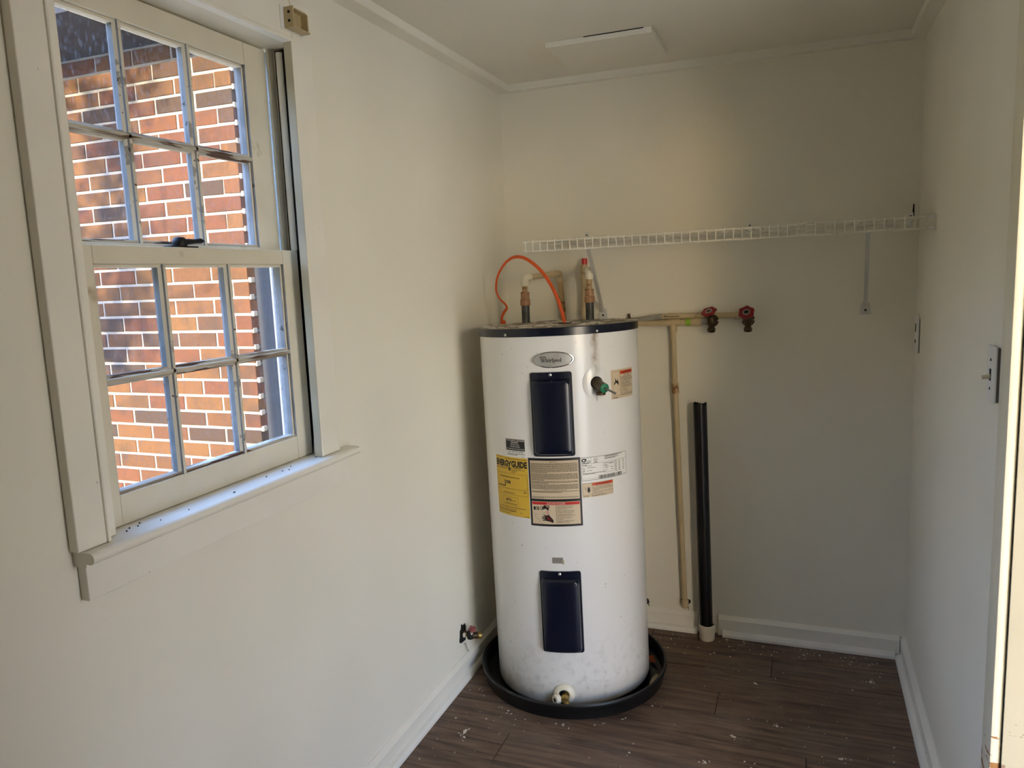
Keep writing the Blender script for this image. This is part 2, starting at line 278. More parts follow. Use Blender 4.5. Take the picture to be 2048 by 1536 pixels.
# ------------------------------------------------------------------ mesh helpers
class MB:
    def __init__(s): s.v = []; s.f = []
    def add(s, vs_, fs):
        o = len(s.v); s.v += [tuple(v) for v in vs_]; s.f += [tuple(i+o for i in f) for f in fs]; return s
    def box(s, a, b, bev=0.0):
        x0, y0, z0 = a; x1, y1, z1 = b
        if not bev:
            v = [(x, y, z) for z in (z0, z1) for y in (y0, y1) for x in (x0, x1)]
            return s.add(v, [(0, 2, 3, 1), (4, 5, 7, 6), (0, 1, 5, 4), (2, 6, 7, 3), (0, 4, 6, 2), (1, 3, 7, 5)])
        bm = bmesh.new(); bmesh.ops.create_cube(bm, size=1)
        for q in bm.verts: q.co = ((x0+x1)/2+q.co.x*(x1-x0), (y0+y1)/2+q.co.y*(y1-y0), (z0+z1)/2+q.co.z*(z1-z0))
        bmesh.ops.bevel(bm, geom=bm.edges[:], offset=bev, segments=2, affect='EDGES', profile=0.5)
        bm.verts.index_update(); s.add([q.co[:] for q in bm.verts], [tuple(q.index for q in f.verts) for f in bm.faces]); bm.free(); return s
    def prism(s, poly, axis, a, b):
        """poly: 2-D points in the two other axes (cyclic order), extruded along axis from a to b"""
        def P(p, t):
            if axis == 0: return (t, p[0], p[1])
            if axis == 1: return (p[0], t, p[1])
            return (p[0], p[1], t)
        n = len(poly); v = [P(p, a) for p in poly]+[P(p, b) for p in poly]
        f = [(i, (i+1) % n, (i+1) % n+n, i+n) for i in range(n)]+[tuple(range(n-1, -1, -1)), tuple(range(n, 2*n))]
        return s.add(v, f)
    def tube(s, pts, rad, n=12, flat=1.0, caps=True, upv=None):
        pts = [Vector(p) for p in pts]; m = len(pts)
        rads = rad if isinstance(rad, (list, tuple)) else [rad]*m
        prev = None; rings = []
        for i, p in enumerate(pts):
            t = (pts[min(i+1, m-1)]-pts[max(i-1, 0)]); t = t.normalized() if t.length > 1e-9 else Vector((0, 0, 1))
            if prev is None:
                a = Vector(upv) if upv else (Vector((0, 0, 1)) if abs(t.z) < 0.9 else Vector((1, 0, 0)))
                q = (a-t*a.dot(t)).normalized()
            else:
                q = (prev-t*prev.dot(t)).normalized()
            prev = q; bq = t.cross(q)
            rings.append([p+rads[i]*(math.cos(2*PI*k/n)*q*flat+math.sin(2*PI*k/n)*bq) for k in range(n)])
        v = [c for r_ in rings for c in r_]
        f = [(i*n+k, i*n+(k+1) % n, (i+1)*n+(k+1) % n, (i+1)*n+k) for i in range(m-1) for k in range(n)]
        if caps: f += [tuple(range(n-1, -1, -1)), tuple((m-1)*n+k for k in range(n))]
        return s.add(v, f)
    def lathe(s, prof, c=(0, 0, 0), ax=(0, 0, 1), n=24, lobes=0, amp=0.0, capend=True):
        """prof: (radius, height) pairs along ax"""
        ax = Vector(ax).normalized(); c = Vector(c)
        a = Vector((0, 0, 1)) if abs(ax.z) < 0.9 else Vector((1, 0, 0))
        q = (a-ax*a.dot(ax)).normalized(); b = ax.cross(q); m = len(prof)
        v = []
        for r_, h in prof:
            for k in range(n):
                t = 2*PI*k/n; rr = r_*(1+amp*math.cos(lobes*t)) if lobes else r_
                v.append(c+ax*h+rr*(math.cos(t)*q+math.sin(t)*b))
        f = [(i*n+k, i*n+(k+1) % n, (i+1)*n+(k+1) % n, (i+1)*n+k) for i in range(m-1) for k in range(n)]
        if capend:
            if prof[0][0] > 1e-6: f.append(tuple(range(n-1, -1, -1)))
            if prof[-1][0] > 1e-6: f.append(tuple((m-1)*n+k for k in range(n)))
        return s.add(v, f)
    def build(s, name, mat, parent=None, label=None, smooth=False, origin=None):
        o = Vector(origin) if origin is not None else (Vector(parent['_o']) if parent is not None and '_o' in parent else Vector((0, 0, 0)))
        me = bpy.data.meshes.new(name); me.from_pydata([tuple(Vector(v)-o) for v in s.v], [], s.f); me.update()
        bm = bmesh.new(); bm.from_mesh(me); bmesh.ops.recalc_face_normals(bm, faces=bm.faces[:]); bm.to_mesh(me); bm.free()
        if smooth:
            for p in me.polygons: p.use_smooth = True
            try: me.set_sharp_from_angle(angle=math.radians(38))
            except Exception: pass
        me.materials.append(MATS[mat])
        ob = bpy.data.objects.new(name, me); COL.objects.link(ob)
        if parent is not None:
            ob.parent = parent
            if '_o' in parent: ob['_o'] = parent['_o']
        elif origin is not None:
            ob.location = o; ob['_o'] = tuple(o)
        if label: ob['label'] = label
        return ob
def tone_faces(ob, test, mat='sash_worn_dim'):
    """second material on the faces that look at the glass, darker to hold down their light; the sash ones also weathered"""
    ob.data.materials.append(MATS[mat])
    for p in ob.data.polygons:
        if test(p.normal, p.center): p.material_index = 1
    return ob
def tag(o, label=None, cat=None, group=None, kind=None):
    if label: o['label'] = label
    if cat: o['category'] = cat
    if group: o['group'] = group
    if kind: o['kind'] = kind
    return o
def empty(name, loc, label=None, cat=None, kind=None, group=None):
    o = bpy.data.objects.new(name, None); COL.objects.link(o); o.location = loc; o['_o'] = tuple(loc); o.empty_display_size = 0.1
    return tag(o, label, cat, group, kind)
def struct(name, mb, mat, label, cat, smooth=False):
    return tag(mb.build(name, mat, smooth=smooth), label, cat, None, 'structure')
def arc(c, r_, a0, a1, n, e1, e2):
    c = Vector(c); e1 = Vector(e1); e2 = Vector(e2)
    return [c+r_*(math.cos(a0+(a1-a0)*i/n)*e1+math.sin(a0+(a1-a0)*i/n)*e2) for i in range(n+1)]

# ------------------------------------------------------------------ room shell
WY0, WY1, WZ0, WZ1 = 0.982, 1.674, 1.03, 2.096       # window opening in the wall
m = MB()
m.box((-WT, Y0-WT, -0.1), (0, D+WT, WZ0)).box((-WT, Y0-WT, WZ1), (0, D+WT, 2.5)).box((-WT, Y0-WT, WZ0), (0, WY0, WZ1)).box((-WT, WY1, WZ0), (0, D+WT, WZ1))
wl_ = struct('wall_left', m, 'wall_paint', 'off-white painted wall with the window, left of the water heater', 'wall')
m = MB().box((0, D, -0.1), (W, D+WT, 2.5))
wall_back = struct('wall_back', m, 'wall_paint', 'off-white painted wall behind the water heater', 'wall')
m = MB()
m.box((W, Y0-WT, -0.1), (W+WT, DY0, 2.5)).box((W, DY1, -0.1), (W+WT, D+WT, 2.5)).box((W, DY0, DZ), (W+WT, DY1, 2.5)).box((W, DY0, -0.1), (W+WT, DY1, -0.004))
struct('wall_right', m, 'wall_paint', 'off-white painted wall with the light switch, on the right', 'wall')
struct('wall_front', MB().box((0, Y0-WT, -0.1), (W, Y0, 2.5)), 'wall_paint', 'off-white painted wall behind the viewer', 'wall')
struct('ceiling', MB().box((0, Y0, H), (W, D, H+0.06)), 'ceiling_paint', 'off-white painted ceiling', 'ceiling')
floor = struct('floor', MB().box((0, Y0, -0.06), (W, D, -0.003)), 'dark_hole', 'dark brown wood-look plank floor specked with paint flakes', 'floor')
PW = 0.152
yy = D; row = 0
pl_cache = {}
def plank_mesh(L, wd):
    key = (round(L, 4), round(wd, 4))
    if key not in pl_cache:
        me = bpy.data.meshes.new('plank'); b_ = 0.0012; g = 0.0006
        v = [(g, g, -0.003), (L-g, g, -0.003), (L-g, wd-g, -0.003), (g, wd-g, -0.003), (g+b_, g+b_, 0), (L-g-b_, g+b_, 0), (L-g-b_, wd-g-b_, 0), (g+b_, wd-g-b_, 0)]
        me.from_pydata(v, [], [(4, 5, 6, 7), (0, 1, 5, 4), (1, 2, 6, 5), (2, 3, 7, 6), (3, 0, 4, 7)]); me.materials.append(MATS['plank_wood']); pl_cache[key] = me
    return pl_cache[key]
cuts = [0.62, 1.10, 0.37, 0.93, 0.55, 1.22, 0.30, 0.80]
while yy > Y0+0.001:
    y0 = max(Y0, yy-PW); c = cuts[row % len(cuts)]
    for xa, xb in ((0, c), (c, W)):
        o = bpy.data.objects.new('plank', plank_mesh(xb-xa, yy-y0)); COL.objects.link(o); o.parent = floor; o.location = (xa, y0, 0)
    yy = y0; row += 1

# ceiling strips
m = MB().box((0, Y0, ZC), (0.052, D, H)); struct('trim_1', m, 'trim_paint', 'flat white strip along the ceiling above the window wall', 'trim')
m = MB().box((0.052, D-0.034, ZC), (W-0.047, D, H)); struct('trim_2', m, 'trim_paint', 'flat white strip along the ceiling above the back wall', 'trim')
m = MB().box((W-0.047, Y0, ZC), (W, D, H)); struct('trim_3', m, 'trim_paint', 'flat white strip along the ceiling above the right wall', 'trim')
# baseboards: bevelled board plus shoe moulding
bprof = [(0, 0.0), (0.018, 0.0), (0.018, 0.069), (0.004, 0.082), (0, 0.082)]
sprof = [(0.018, 0.0), (0.036, 0.0), (0.0355, 0.010), (0.030, 0.019), (0.018, 0.024)]
b = empty('baseboard_left', (0, 1.0, 0), 'white baseboard along the window wall', 'baseboard', 'structure')
MB().prism(bprof, 1, Y0, D).build('board', 'trim_paint', b); MB().prism(sprof, 1, Y0, D-0.036).build('shoe_moulding', 'shoe_paint', b)
b = empty('baseboard_right', (W, 2.0, 0), 'white baseboard along the wall below the light switch', 'baseboard', 'structure')
MB().prism([(W-x, z) for x, z in bprof], 1, 1.705, D).build('board', 'trim_paint', b); MB().prism([(W-x, z) for x, z in sprof], 1, 1.705, D-0.036).build('shoe_moulding', 'shoe_paint', b)
b = empty('baseboard_back', (0.7, D, 0), 'white baseboard of the back wall, cut out around the black standpipe', 'baseboard', 'structure')
for xa, xb in ((0.018, 0.800), (0.8825, W-0.020)):
    MB().prism([(D-x, z) for x, z in bprof], 0, xa, xb).build('board', 'trim_paint', b)
    MB().prism([(D-x, z) for x, z in sprof], 0, xa+0.018, xb-0.016 if xb > 1 else xb).build('shoe_moulding', 'shoe_paint', b)
MB().box((W-0.020, D-0.018, 0.024), (W-0.0175, D-0.010, 0.069)).build('gap', 'dark_hole', b)

# ragged hole low on the back wall beside the tank
def blob(cx, cz, rx, rz, n, rng, jit=0.35): return [(cx+rx*math.cos(2*PI*k/n)*(1+rng.uniform(-jit, jit)), cz+rz*math.sin(2*PI*k/n)*(1+rng.uniform(-jit, jit))) for k in range(n)]
MB().prism(blob(0.584, 0.104, 0.010, 0.014, 11, R), 1, D-0.0012, D+0.001).build('hole', 'dark_hole', wall_back)
MB().prism([(0.588, 0.095), (0.592, 0.094), (0.596, 0.076), (0.594, 0.075)], 1, D-0.0012, D+0.001).build('crack', 'dark_hole', wall_back)

# ------------------------------------------------------------------ window
win = empty('window_1', (0, 1.33, 1.05), 'old six-over-six white sash window with peeling paint', 'window', 'structure')
# casing
cas = [(0.0, 0.0), (0.018, 0.0), (0.022, 0.004), (0.022, 1.0)]
MB().box((0, 0.902, 1.054), (0.022, 0.9625, 2.19), 0.0025).build('side_casing', 'trim_paint', win)
tone_faces(MB().box((0, 1.632, 1.054), (0.022, 1.708, 2.19), 0.0025).build('side_casing', 'trim_paint', win), lambda n, c: n.y < -0.6, 'reveal_shade')
tone_faces(MB().box((0, 1.622, 1.054), (0.0245, 1.633, 2.100), 0.003).build('inner_bead', 'trim_paint', win), lambda n, c: n.y < -0.6, 'reveal_shade')
MB().box((0, 0.961, 1.054), (0.0265, 0.9685, 2.100), 0.003).build('inner_bead', 'trim_paint', win)
MB().box((0, 0.9625, 2.097), (0.022, 1.632, 2.19), 0.0025).build('head_casing', 'trim_paint', win)
MB().box((0, 0.9685, 2.088), (0.0265, 1.622, 2.098), 0.003).build('inner_bead', 'trim_paint', win)
# stool with rounded nose, apron
sp_ = [(-0.075, 1.030), (-0.075, 1.050), (-0.03, 1.0525), (0.040, 1.0535)]+[(0.040+0.0105*math.sin(a), 1.043+0.0105*math.cos(a)) for a in [PI*i/8 for i in range(9)]]+[(0.030, 1.0325), (0.030, 1.026), (0.0, 1.026)]
MB().prism([(x, z) for x, z in sp_], 1, 0.908, 1.764).build('stool', 'trim_paint', win, smooth=True)
MB().box((0, 0.914, 0.961), (0.020, 1.748, 1.027), 0.0015).build('apron', 'trim_paint', win)
# jamb liners, stops and grooves
jy0, jy1 = 0.984, 1.672
for ya, yb, yr, s in ((WY0-0.002, jy0, jy0+0.010, 1), (jy1, WY1+0.002, jy1-0.010, -1)):
    MB().box((-0.070, ya, 1.03), (0.0, yb, 2.096)).build('jamb', 'sash_paint', win)
    MB().box((-WT, ya, 1.03), (-0.070, yb, 2.096)).build('outer_jamb', 'sash_worn_dim', win)
    MB().box((-0.076, min(jy0, jy1) if s > 0 else jy1-0.020, 1.05), (-0.069, jy0+0.020 if s > 0 else jy1, 2.094)).build('parting_stop', 'sash_paint', win)
    yc = jy0+0.006 if s > 0 else jy1-0.007
    MB().tube([(-0.046, yc, 1.592), (-0.046, yc, 2.082)], 0.0085, 12).build('half_round_bead', 'trim_paint', win, smooth=True)
    MB().box((-0.062, jy0 if s > 0 else jy1-0.004, 1.05), (-0.030, jy0+0.004 if s > 0 else jy1-0.0005, 2.09)).build('groove', 'iron_black', win)
    MB().box((-0.012, jy0 if s > 0 else jy1-0.016, 1.054), (0.0, jy0+0.016 if s > 0 else jy1, 2.094)).build('inside_stop', 'trim_paint', win)
MB().box((-WT, WY0, 2.092), (0.0, WY1, 2.098)).build('head_jamb', 'sash_paint', win)
MB().box((-WT-0.05, WY0-0.03, 0.995), (-0.07, WY1+0.03, 1.034)).build('outside_sill', 'siding_white', win)
for ya, yb in ((WY0-0.10, WY0-0.004), (WY1+0.004, WY1+0.10)):
    MB().box((-WT-0.010, ya, 0.99), (-WT, yb, 2.20)).build('outside_casing', 'siding_white', win)
MB().box((-WT-0.025, WY0-0.10, 2.09), (-WT, WY1+0.10, 2.20)).build('outside_casing', 'siding_white', win)
cordp = []
for i in range(34):
    z = 2.085-(2.085-1.056)*i/33
    y = 1.6535+0.005*math.sin(z*7.0+0.6)+(0.004 if z < 1.5 else 0); x = -0.018+0.004*math.sin(z*5)
    if z < 1.16: y -= (1.16-z)*0.12
    cordp.append((x, y, z))
MB().tube(cordp, 0.0016, 6).build('sash_cord', 'cord_white', win)

sd = MB(); SR = random.Random(9)
for y, x, r_ in ((1.02, 0.004, 0.0035), (1.035, -0.006, 0.0028), (1.05, 0.0, 0.003), (1.065, -0.012, 0.0025), (1.09, 0.016, 0.0022), (1.16, 0.020, 0.0022), (1.29, 0.024, 0.0045), (1.42, 0.006, 0.0024), (1.475, 0.010, 0.0038), (1.49, 0.018, 0.0025), (1.52, 0.0, 0.002), (1.62, 0.004, 0.0042), (1.655, -0.006, 0.0025), (0.925, 0.006, 0.0038)):
    n = 5; ph = SR.uniform(0, 6); r_ *= 0.75
    lo = [(x+0.6*r_*math.cos(ph+2*PI*k/n)*SR.uniform(.6, 1.2), y+r_*math.sin(ph+2*PI*k/n)*SR.uniform(.6, 1.3)) for k in range(n)]
    sd.add([(a_, b_, 1.0522) for a_, b_ in lo]+[(a_, b_, 1.0552) for a_, b_ in lo], [tuple(range(n, 2*n))]+[(k, (k+1) % n, n+(k+1) % n, n+k) for k in range(n)])
tag(sd.build('grit', 'iron_black', win), None, None, None, 'stuff')
def sash(name, xi, xo, y0, y1, z0, z1, gy0, gy1, gz0, gz1, my, mz, label):
    s = empty(name, (0, 0, 0)); s.parent = win; s['_o'] = win['_o']; s['label'] = label
    s.location = (0, 0, 0)
    xg = xi-0.020                                               # glass plane
    fr = lambda a, b_, nm: MB().box((xo, a[0], a[1]), (xi, b_[0], b_[1]), 0.0015).build(nm, 'sash_paint', s)
    tone_faces(fr((y0, z0), (gy0, z1), 'stile'), lambda n, c: n.y > 0.5); tone_faces(fr((gy1, z0), (y1, z1), 'stile'), lambda n, c: n.y < -0.5)
    fr((gy0, z0), (gy1, gz0), 'bottom_rail'); fr((gy0, gz1), (gy1, z1), 'top_rail')
    # sticking: small bead around the glass opening
    t = 0.007
    for a, b_ in (((gy0, gz0), (gy0+t, gz1)), ((gy1-t, gz0), (gy1, gz1)), ((gy0, gz1-t), (gy1, gz1))):
        tone_faces(MB().box((xo+0.004, a[0], a[1]), (xi-0.007, b_[0], b_[1]), 0.002).build('sticking', 'sash_paint', s), lambda n, c: abs(n.y) > 0.5)
    MB().box((xo+0.004, gy0, gz0), (xi-0.004, gy1, gz0+0.006), 0.002).build('sticking', 'muntin_worn', s)
    def bar(c, half): return [(xi-0.001, c-half*0.30), (xi-0.005, c-half*0.42), (xi-0.009, c-half*0.95), (xg, c-half), (xg-0.001, c-half*0.45), (xo+0.003, c-half*0.40), (xo+0.003, c+half*0.40), (xg-0.001, c+half*0.45), (xg, c+half), (xi-0.009, c+half*0.95), (xi-0.005, c+half*0.42), (xi-0.001, c+half*0.30)]
    for c in my:
        for za, zb in ((gz0, mz-0.006), (mz+0.006, gz1)):
            tone_faces(MB().prism([(x, y) for x, y in bar(c, 0.0115)], 2, za, zb).build('muntin', 'muntin_paint', s), lambda n, c: abs(n.y) > 0.55 or n.x < -0.3)
    ys = [gy0]+list(my)+[gy1]
    for i in range(3):
        MB().prism([(x, z) for x, z in bar(mz, 0.0105)], 1, ys[i]-(0.003 if i else 0), ys[i+1]+(0.003 if i < 2 else 0)).build('muntin', 'muntin_worn', s)
    zs = [gz0, mz, gz1]
    for i in range(3):
        for j in range(2):
            MB().box((xg-0.0015, ys[i]+0.002, zs[j]+0.002), (xg+0.0005, ys[i+1]-0.002, zs[j+1]-0.002)).build('pane', 'dusty_glass', s)
    return s
lower = sash('lower_sash', -0.034, -0.068, 0.990, 1.6605, 1.0535, 1.591, 1.047, 1.600, 1.113, 1.556, (1.215, 1.4055), 1.3345, 'lower sash with the wider bottom rail')
upper = sash('upper_sash', -0.077, -0.110, 0.988, 1.648, 1.560, 2.088, 1.050, 1.570, 1.600, 2.036, (1.205, 1.387), 1.8135, 'upper sash set further out')
# sash lock on the meeting rail
lk = empty('sash_lock', (0, 0, 0)); lk.parent = lower; lk['_o'] = win['_o']; lk['label'] = 'black iron sash lock'
MB().box((-0.062, 1.245, 1.591), (-0.040, 1.322, 1.5945), 0.001).build('base_plate', 'iron_black', lk)
MB().lathe([(0.0, 0.0), (0.0145, 0.0), (0.0155, 0.006), (0.014, 0.013), (0.010, 0.018), (0.0, 0.020)], (-0.051, 1.280, 1.5945), (0, 0, 1), 16).build('hub', 'iron_black', lk, smooth=True)
MB().tube([(-0.051, 1.280, 1.602), (-0.049, 1.300, 1.6045), (-0.046, 1.318, 1.605), (-0.044, 1.334, 1.6065), (-0.043, 1.343, 1.606)], [0.0065, 0.006, 0.005, 0.0062, 0.002], 10).build('lever', 'iron_black', lk, smooth=True)

# old curtain rod bracket on the casing corner
cb = empty('curtain_rod_bracket', (0.022, 1.628, 2.14), 'tan plastic curtain rod bracket screwed to the window casing corner', 'bracket')
MB().box((0.022, 1.588, 2.110), (0.0245, 1.672, 2.165), 0.0008).build('back_plate', 'white_plastic', cb)
mm = MB().box((0.0245, 1.600, 2.113), (0.052, 1.604, 2.161), 0.0008).box((0.0245, 1.604, 2.113), (0.050, 1.668, 2.1165)).box((0.0245, 1.604, 2.1165), (0.028, 1.668, 2.161))
mm.box((0.0245, 1.664, 2.1165), (0.046, 1.668, 2.158)).box((0.0245, 1.622, 2.158), (0.044, 1.664, 2.1615))
mm.build('cup', 'tan_plastic', cb)
for z in (2.128, 2.148): MB().lathe([(0, 0), (0.0032, 0.0), (0.0032, 0.0012), (0, 0.0016)], (0.040, 1.5998, z), (0, -1, 0), 10).build('screw', 'iron_black', cb)
for y in (1.628, 1.648): MB().lathe([(0, 0), (0.0022, 0.0), (0.0018, 0.0012), (0, 0.0016)], (0.028, y, 2.148), (1, 0, 0), 10).build('screw', 'screw_steel', cb)

# ------------------------------------------------------------------ doorway on the right
dr = empty('door_1', (W, 1.1, 0), 'old cream door frame with chipped paint at the right edge', 'door frame', 'structure')
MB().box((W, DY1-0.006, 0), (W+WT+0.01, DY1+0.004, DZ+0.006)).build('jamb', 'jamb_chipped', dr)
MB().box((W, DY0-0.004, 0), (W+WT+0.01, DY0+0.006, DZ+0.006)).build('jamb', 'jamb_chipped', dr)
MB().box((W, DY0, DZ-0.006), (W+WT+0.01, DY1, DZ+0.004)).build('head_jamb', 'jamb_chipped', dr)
MB().box((W-0.020, DY1, 0), (W, DY1+0.072, DZ+0.075), 0.005).build('side_casing', 'casing_chipped', dr, None, True)
MB().box((W-0.020, DY0-0.072, 0), (W, DY0, DZ+0.075), 0.005).build('side_casing', 'casing_chipped', dr, None, True)
MB().box((W-0.020, DY0, DZ), (W, DY1, DZ+0.075), 0.005).build('head_casing', 'casing_chipped', dr, None, True)
lang = math.radians(60); ld = Vector((math.sin(lang), -math.cos(lang))); ln = Vector((math.cos(lang), math.sin(lang))); lh = Vector((W+WT+0.014, DY1-0.040))  # added unseen leaf, angled to keep light off the near left wall
lq = [lh, lh+ld*0.655, lh+ld*0.655+ln*0.036, lh+ln*0.036]
lf_ = MB().prism([(p.x, p.y) for p in lq], 2, 0.02, DZ-0.015).build('light_block_leaf', 'block_leaf_wood', dr, 'added dark door leaf, out of view, cutting light through the doorway')
kp = lh+ld*0.60; MB().lathe([(0.012, 0), (0.010, 0.03), (0.026, 0.045), (0.028, 0.058), (0.018, 0.068), (0, 0.070)], (kp.x, kp.y, 0.98), (-ln.x, -ln.y, 0), 18).build('knob', 'brass', lf_, None, True)
MB().box((W+0.004, DY0, -0.004), (W+WT+0.02, DY1, 0.012), 0.002).build('threshold', 'jamb_chipped', dr)

# ------------------------------------------------------------------ outside
BY = 2.5; PZ = 0.0683; PX = 0.206; BZ0 = 2.419; BXE = -0.905
gr = tag(MB().box((-14, -14, -0.40), (14, 14, -0.10)).build('ground', 'ground_dry'), 'dry pale ground outside the building', 'ground', None, 'structure')
ext = empty('wall_exterior', (-1.7, BY, -0.1), 'sunlit brick house wall seen through the window', 'wall', 'structure')
MB().box((-6.0, BY+0.0045, -0.1), (BXE-0.004, BY+0.12, 2.76)).build('mortar_bed', 'mortar', ext)
bv = []
for k in range(4):
    me = bpy.data.meshes.new('brick'); rr = random.Random(k); j = lambda: rr.uniform(-0.0012, 0.0012)
    hx, hz = 0.5*(PX-0.0105), 0.5*(PZ-0.0115); c_ = 0.002
    v = [(-hx+j(), 0.06, -hz+j()), (hx+j(), 0.06, -hz+j()), (hx+j(), 0.06, hz+j()), (-hx+j(), 0.06, hz+j())]
    v += [(x, 0.002, z) for x, _, z in v[:4]]+[(x-c_*(1 if x > 0 else -1), 0.0, z-c_*(1 if z > 0 else -1)) for x, _, z in v[:4]]
    me.from_pydata(v, [], [(8, 9, 10, 11), (4, 5, 9, 8), (5, 6, 10, 9), (6, 7, 11, 10), (7, 4, 8, 11), (0, 1, 5, 4), (1, 2, 6, 5), (2, 3, 7, 6), (3, 0, 4, 7)])
    me.materials.append(MATS['brick_clay']); bv.append(me)
rest = MB(); nb = 0
for r_ in range(-1, 38):
    zc_ = BZ0+PZ*0.5-PZ*(r_+1)+PZ
    zc_ = BZ0+PZ*0.5-PZ*(r_)                                     # row centre; row 0 sits above the top joint line
    if zc_ < -0.05: continue
    start = -1.7091 if r_ % 2 else -1.8075
    k0 = math.ceil((BXE-start)/PX)
    for k in range(k0, k0-26, -1):
        xb = start+PX*k; xa = xb-PX; xb = min(xb, BXE+0.004)
        if xb-xa < 0.03: continue
        sx = (xb-xa)/PX; xc = (xa+xb)/2
        dy = R.uniform(-0.0015, 0.0015)
        if xc > -2.65 and 0.52 < zc_ < 2.52:
            o = bpy.data.objects.new('brick', bv[R.randrange(4)]); COL.objects.link(o); o.parent = ext
            o.location = (xc+1.7, dy, zc_+0.1); o.scale = (sx if sx < 0.999 else 1, 1, 1); nb += 1
        elif xa > -5.9 and zc_ < 2.53:
            h2 = (PZ-0.0115)/2; rest.box((xa+0.005, BY+dy, zc_-h2), (xb-0.005, BY+0.05, zc_+h2))
tag(rest.build('brickwork', 'brick_clay', ext), None, None, None, 'stuff')
# blobs of squeezed mortar along the cut end of the wall
mm = MB()
for r_ in range(0, 34):
    z = BZ0-PZ*r_; e = R.uniform(0.004, 0.014)
    mm.box((BXE-0.004, BY+0.004, z-0.010), (BXE+e, BY+0.03, z+0.012), 0.003)
mm.build('mortar_edge', 'mortar', ext)
MB().box((-6.0, BY-0.40, 2.492), (BXE+0.02, BY+0.02, 2.515)).build('soffit', 'soffit_dark', ext)
MB().box((-6.0, BY-0.425, 2.485), (BXE+0.02, BY-0.40, 2.62)).build('fascia', 'soffit_dark', ext)
MB().prism([(BY-0.46, 2.60), (BY-0.46, 2.63), (BY+3.0, 3.7), (BY+3.0, 3.66)], 0, -6.2, BXE+0.02).build('roof', 'roof_shingle', ext)
pn = tag(MB().box((BXE+0.004, BY+0.10, -0.1), (BXE+0.012, BY+0.14, 2.7)).box((-0.885, BY+0.02, -0.1), (-0.75, BY+0.06, 2.72), 0.003).box((-0.75, BY+0.03, -0.1), (-WT-0.001, BY+0.06, 2.72)).box((-0.885, BY+0.02, 2.70), (-WT-0.001, BY+0.3, 2.76)).build('wall_passage', 'slate_panel'), 'dark slate-coloured panel closing the gap beside the brick wall outside', 'wall', None, 'structure')
# roof over the room
struct('roof', MB().box((-WT, Y0-WT, 2.5), (W+WT, D+WT, 3.4)), 'roof_shingle', 'low roof over the room', 'roof')
# added roof outside the door, unseen, shutting out the high sky
po = empty('added_porch', (W+WT, 1.0, -0.1), 'added unseen roof on posts, shutting out high sky at the door', 'added_porch', 'structure')
MB().box((W+WT, -2.2, 2.34), (W+WT+2.2, 3.6, 2.44)).build('sky_block_roof', 'added_porch_paint', po)
for y in (-2.1, 0.7, 3.5): MB().box((W+WT+2.05, y-0.05, -0.1), (W+WT+2.15, y+0.05, 2.34), 0.004).build('post', 'added_porch_paint', po)
# bare tree whose branches dapple the brick wall
tr_ = empty('tree', (-1.25, -3.2, -0.1), 'bare branching tree standing in the yard', 'tree')
tm = MB(); TR = random.Random(3)
def limb(p, d, L, r_, depth):
    n = 4; pts = [p]; q = Vector(p); dd = Vector(d).normalized()
    for i in range(n):
        dd = (dd+Vector((TR.uniform(-.18, .18), TR.uniform(-.18, .18), TR.uniform(-.08, .14)))).normalized(); q = q+dd*L/n; pts.append(tuple(q))
    tm.tube(pts, [r_*(1-0.5*i/n) for i in range(n+1)], 7)
    if depth:
        for i in range(3 if depth > 2 else 4):
            b_ = Vector(pts[TR.randrange(2, n+1)]); nd = (dd+Vector((TR.uniform(-1, 1), TR.uniform(-1, 1), TR.uniform(-.4, .7)))).normalized()
            limb(tuple(b_), nd, L*TR.uniform(.5, .75), r_*0.52, depth-1)
limb((-1.25, -3.2, -0.1), (0.02, 0.02, 1), 1.7, 0.09, 4)
tm.build('branches', 'bark', tr_)
lf = MB()
for k in range(30):
    cc = Vector((-0.72, -2.6, 2.78))+Vector((TR.gauss(0, .34), TR.gauss(0, .5), TR.gauss(0, .40)))
    for i in range(75):
        c = cc+Vector((TR.gauss(0, .05), TR.gauss(0, .07), TR.gauss(0, .09)))
        a = Vector((TR.uniform(-1, 1), TR.uniform(-1, 1), TR.uniform(-1, 1))).normalized(); b_ = a.orthogonal().normalized(); s = TR.uniform(.02, .045)
        lf.add([c-a*s, c+b_*s*.5, c+a*s, c-b_*s*.5], [(0, 1, 2, 3)])
tag(lf.build('foliage', 'leaf', tr_), None, None, None, 'stuff')

def bush(name, label, cat, c, prof, seed):
    q = random.Random(seed); mb = MB(); n = 26
    for z, r_ in prof:
        for k in range(n):
            a_ = 2*PI*k/n; rr = r_*(1+q.uniform(-.16, .16)); mb.v.append((c[0]+rr*math.cos(a_), c[1]+rr*math.sin(a_), z+q.uniform(-.06, .06)))
    for i in range(len(prof)-1): mb.f += [(i*n+k, i*n+(k+1) % n, (i+1)*n+(k+1) % n, (i+1)*n+k) for k in range(n)]
    mb.f.append(tuple((len(prof)-1)*n+k for k in range(n)))
    e = empty(name, (c[0], c[1], -0.1), label, cat); mb.build('foliage', 'leaf', e)
    MB().tube([(c[0], c[1], -0.1), (c[0], c[1], prof[1][0]+0.2)], 0.05, 8).build('stem', 'bark', e)
bush('sun_block_shrub', 'added rounded evergreen, unseen, blocking low sun at the doorway', 'sun_block_shrub', (W+0.80, -1.35), [(0.0, 0.30), (0.3, 0.48), (0.8, 0.56), (1.4, 0.52), (1.9, 0.36), (2.2, 0.10)], 11)  # added out of view to keep sun off the door jamb
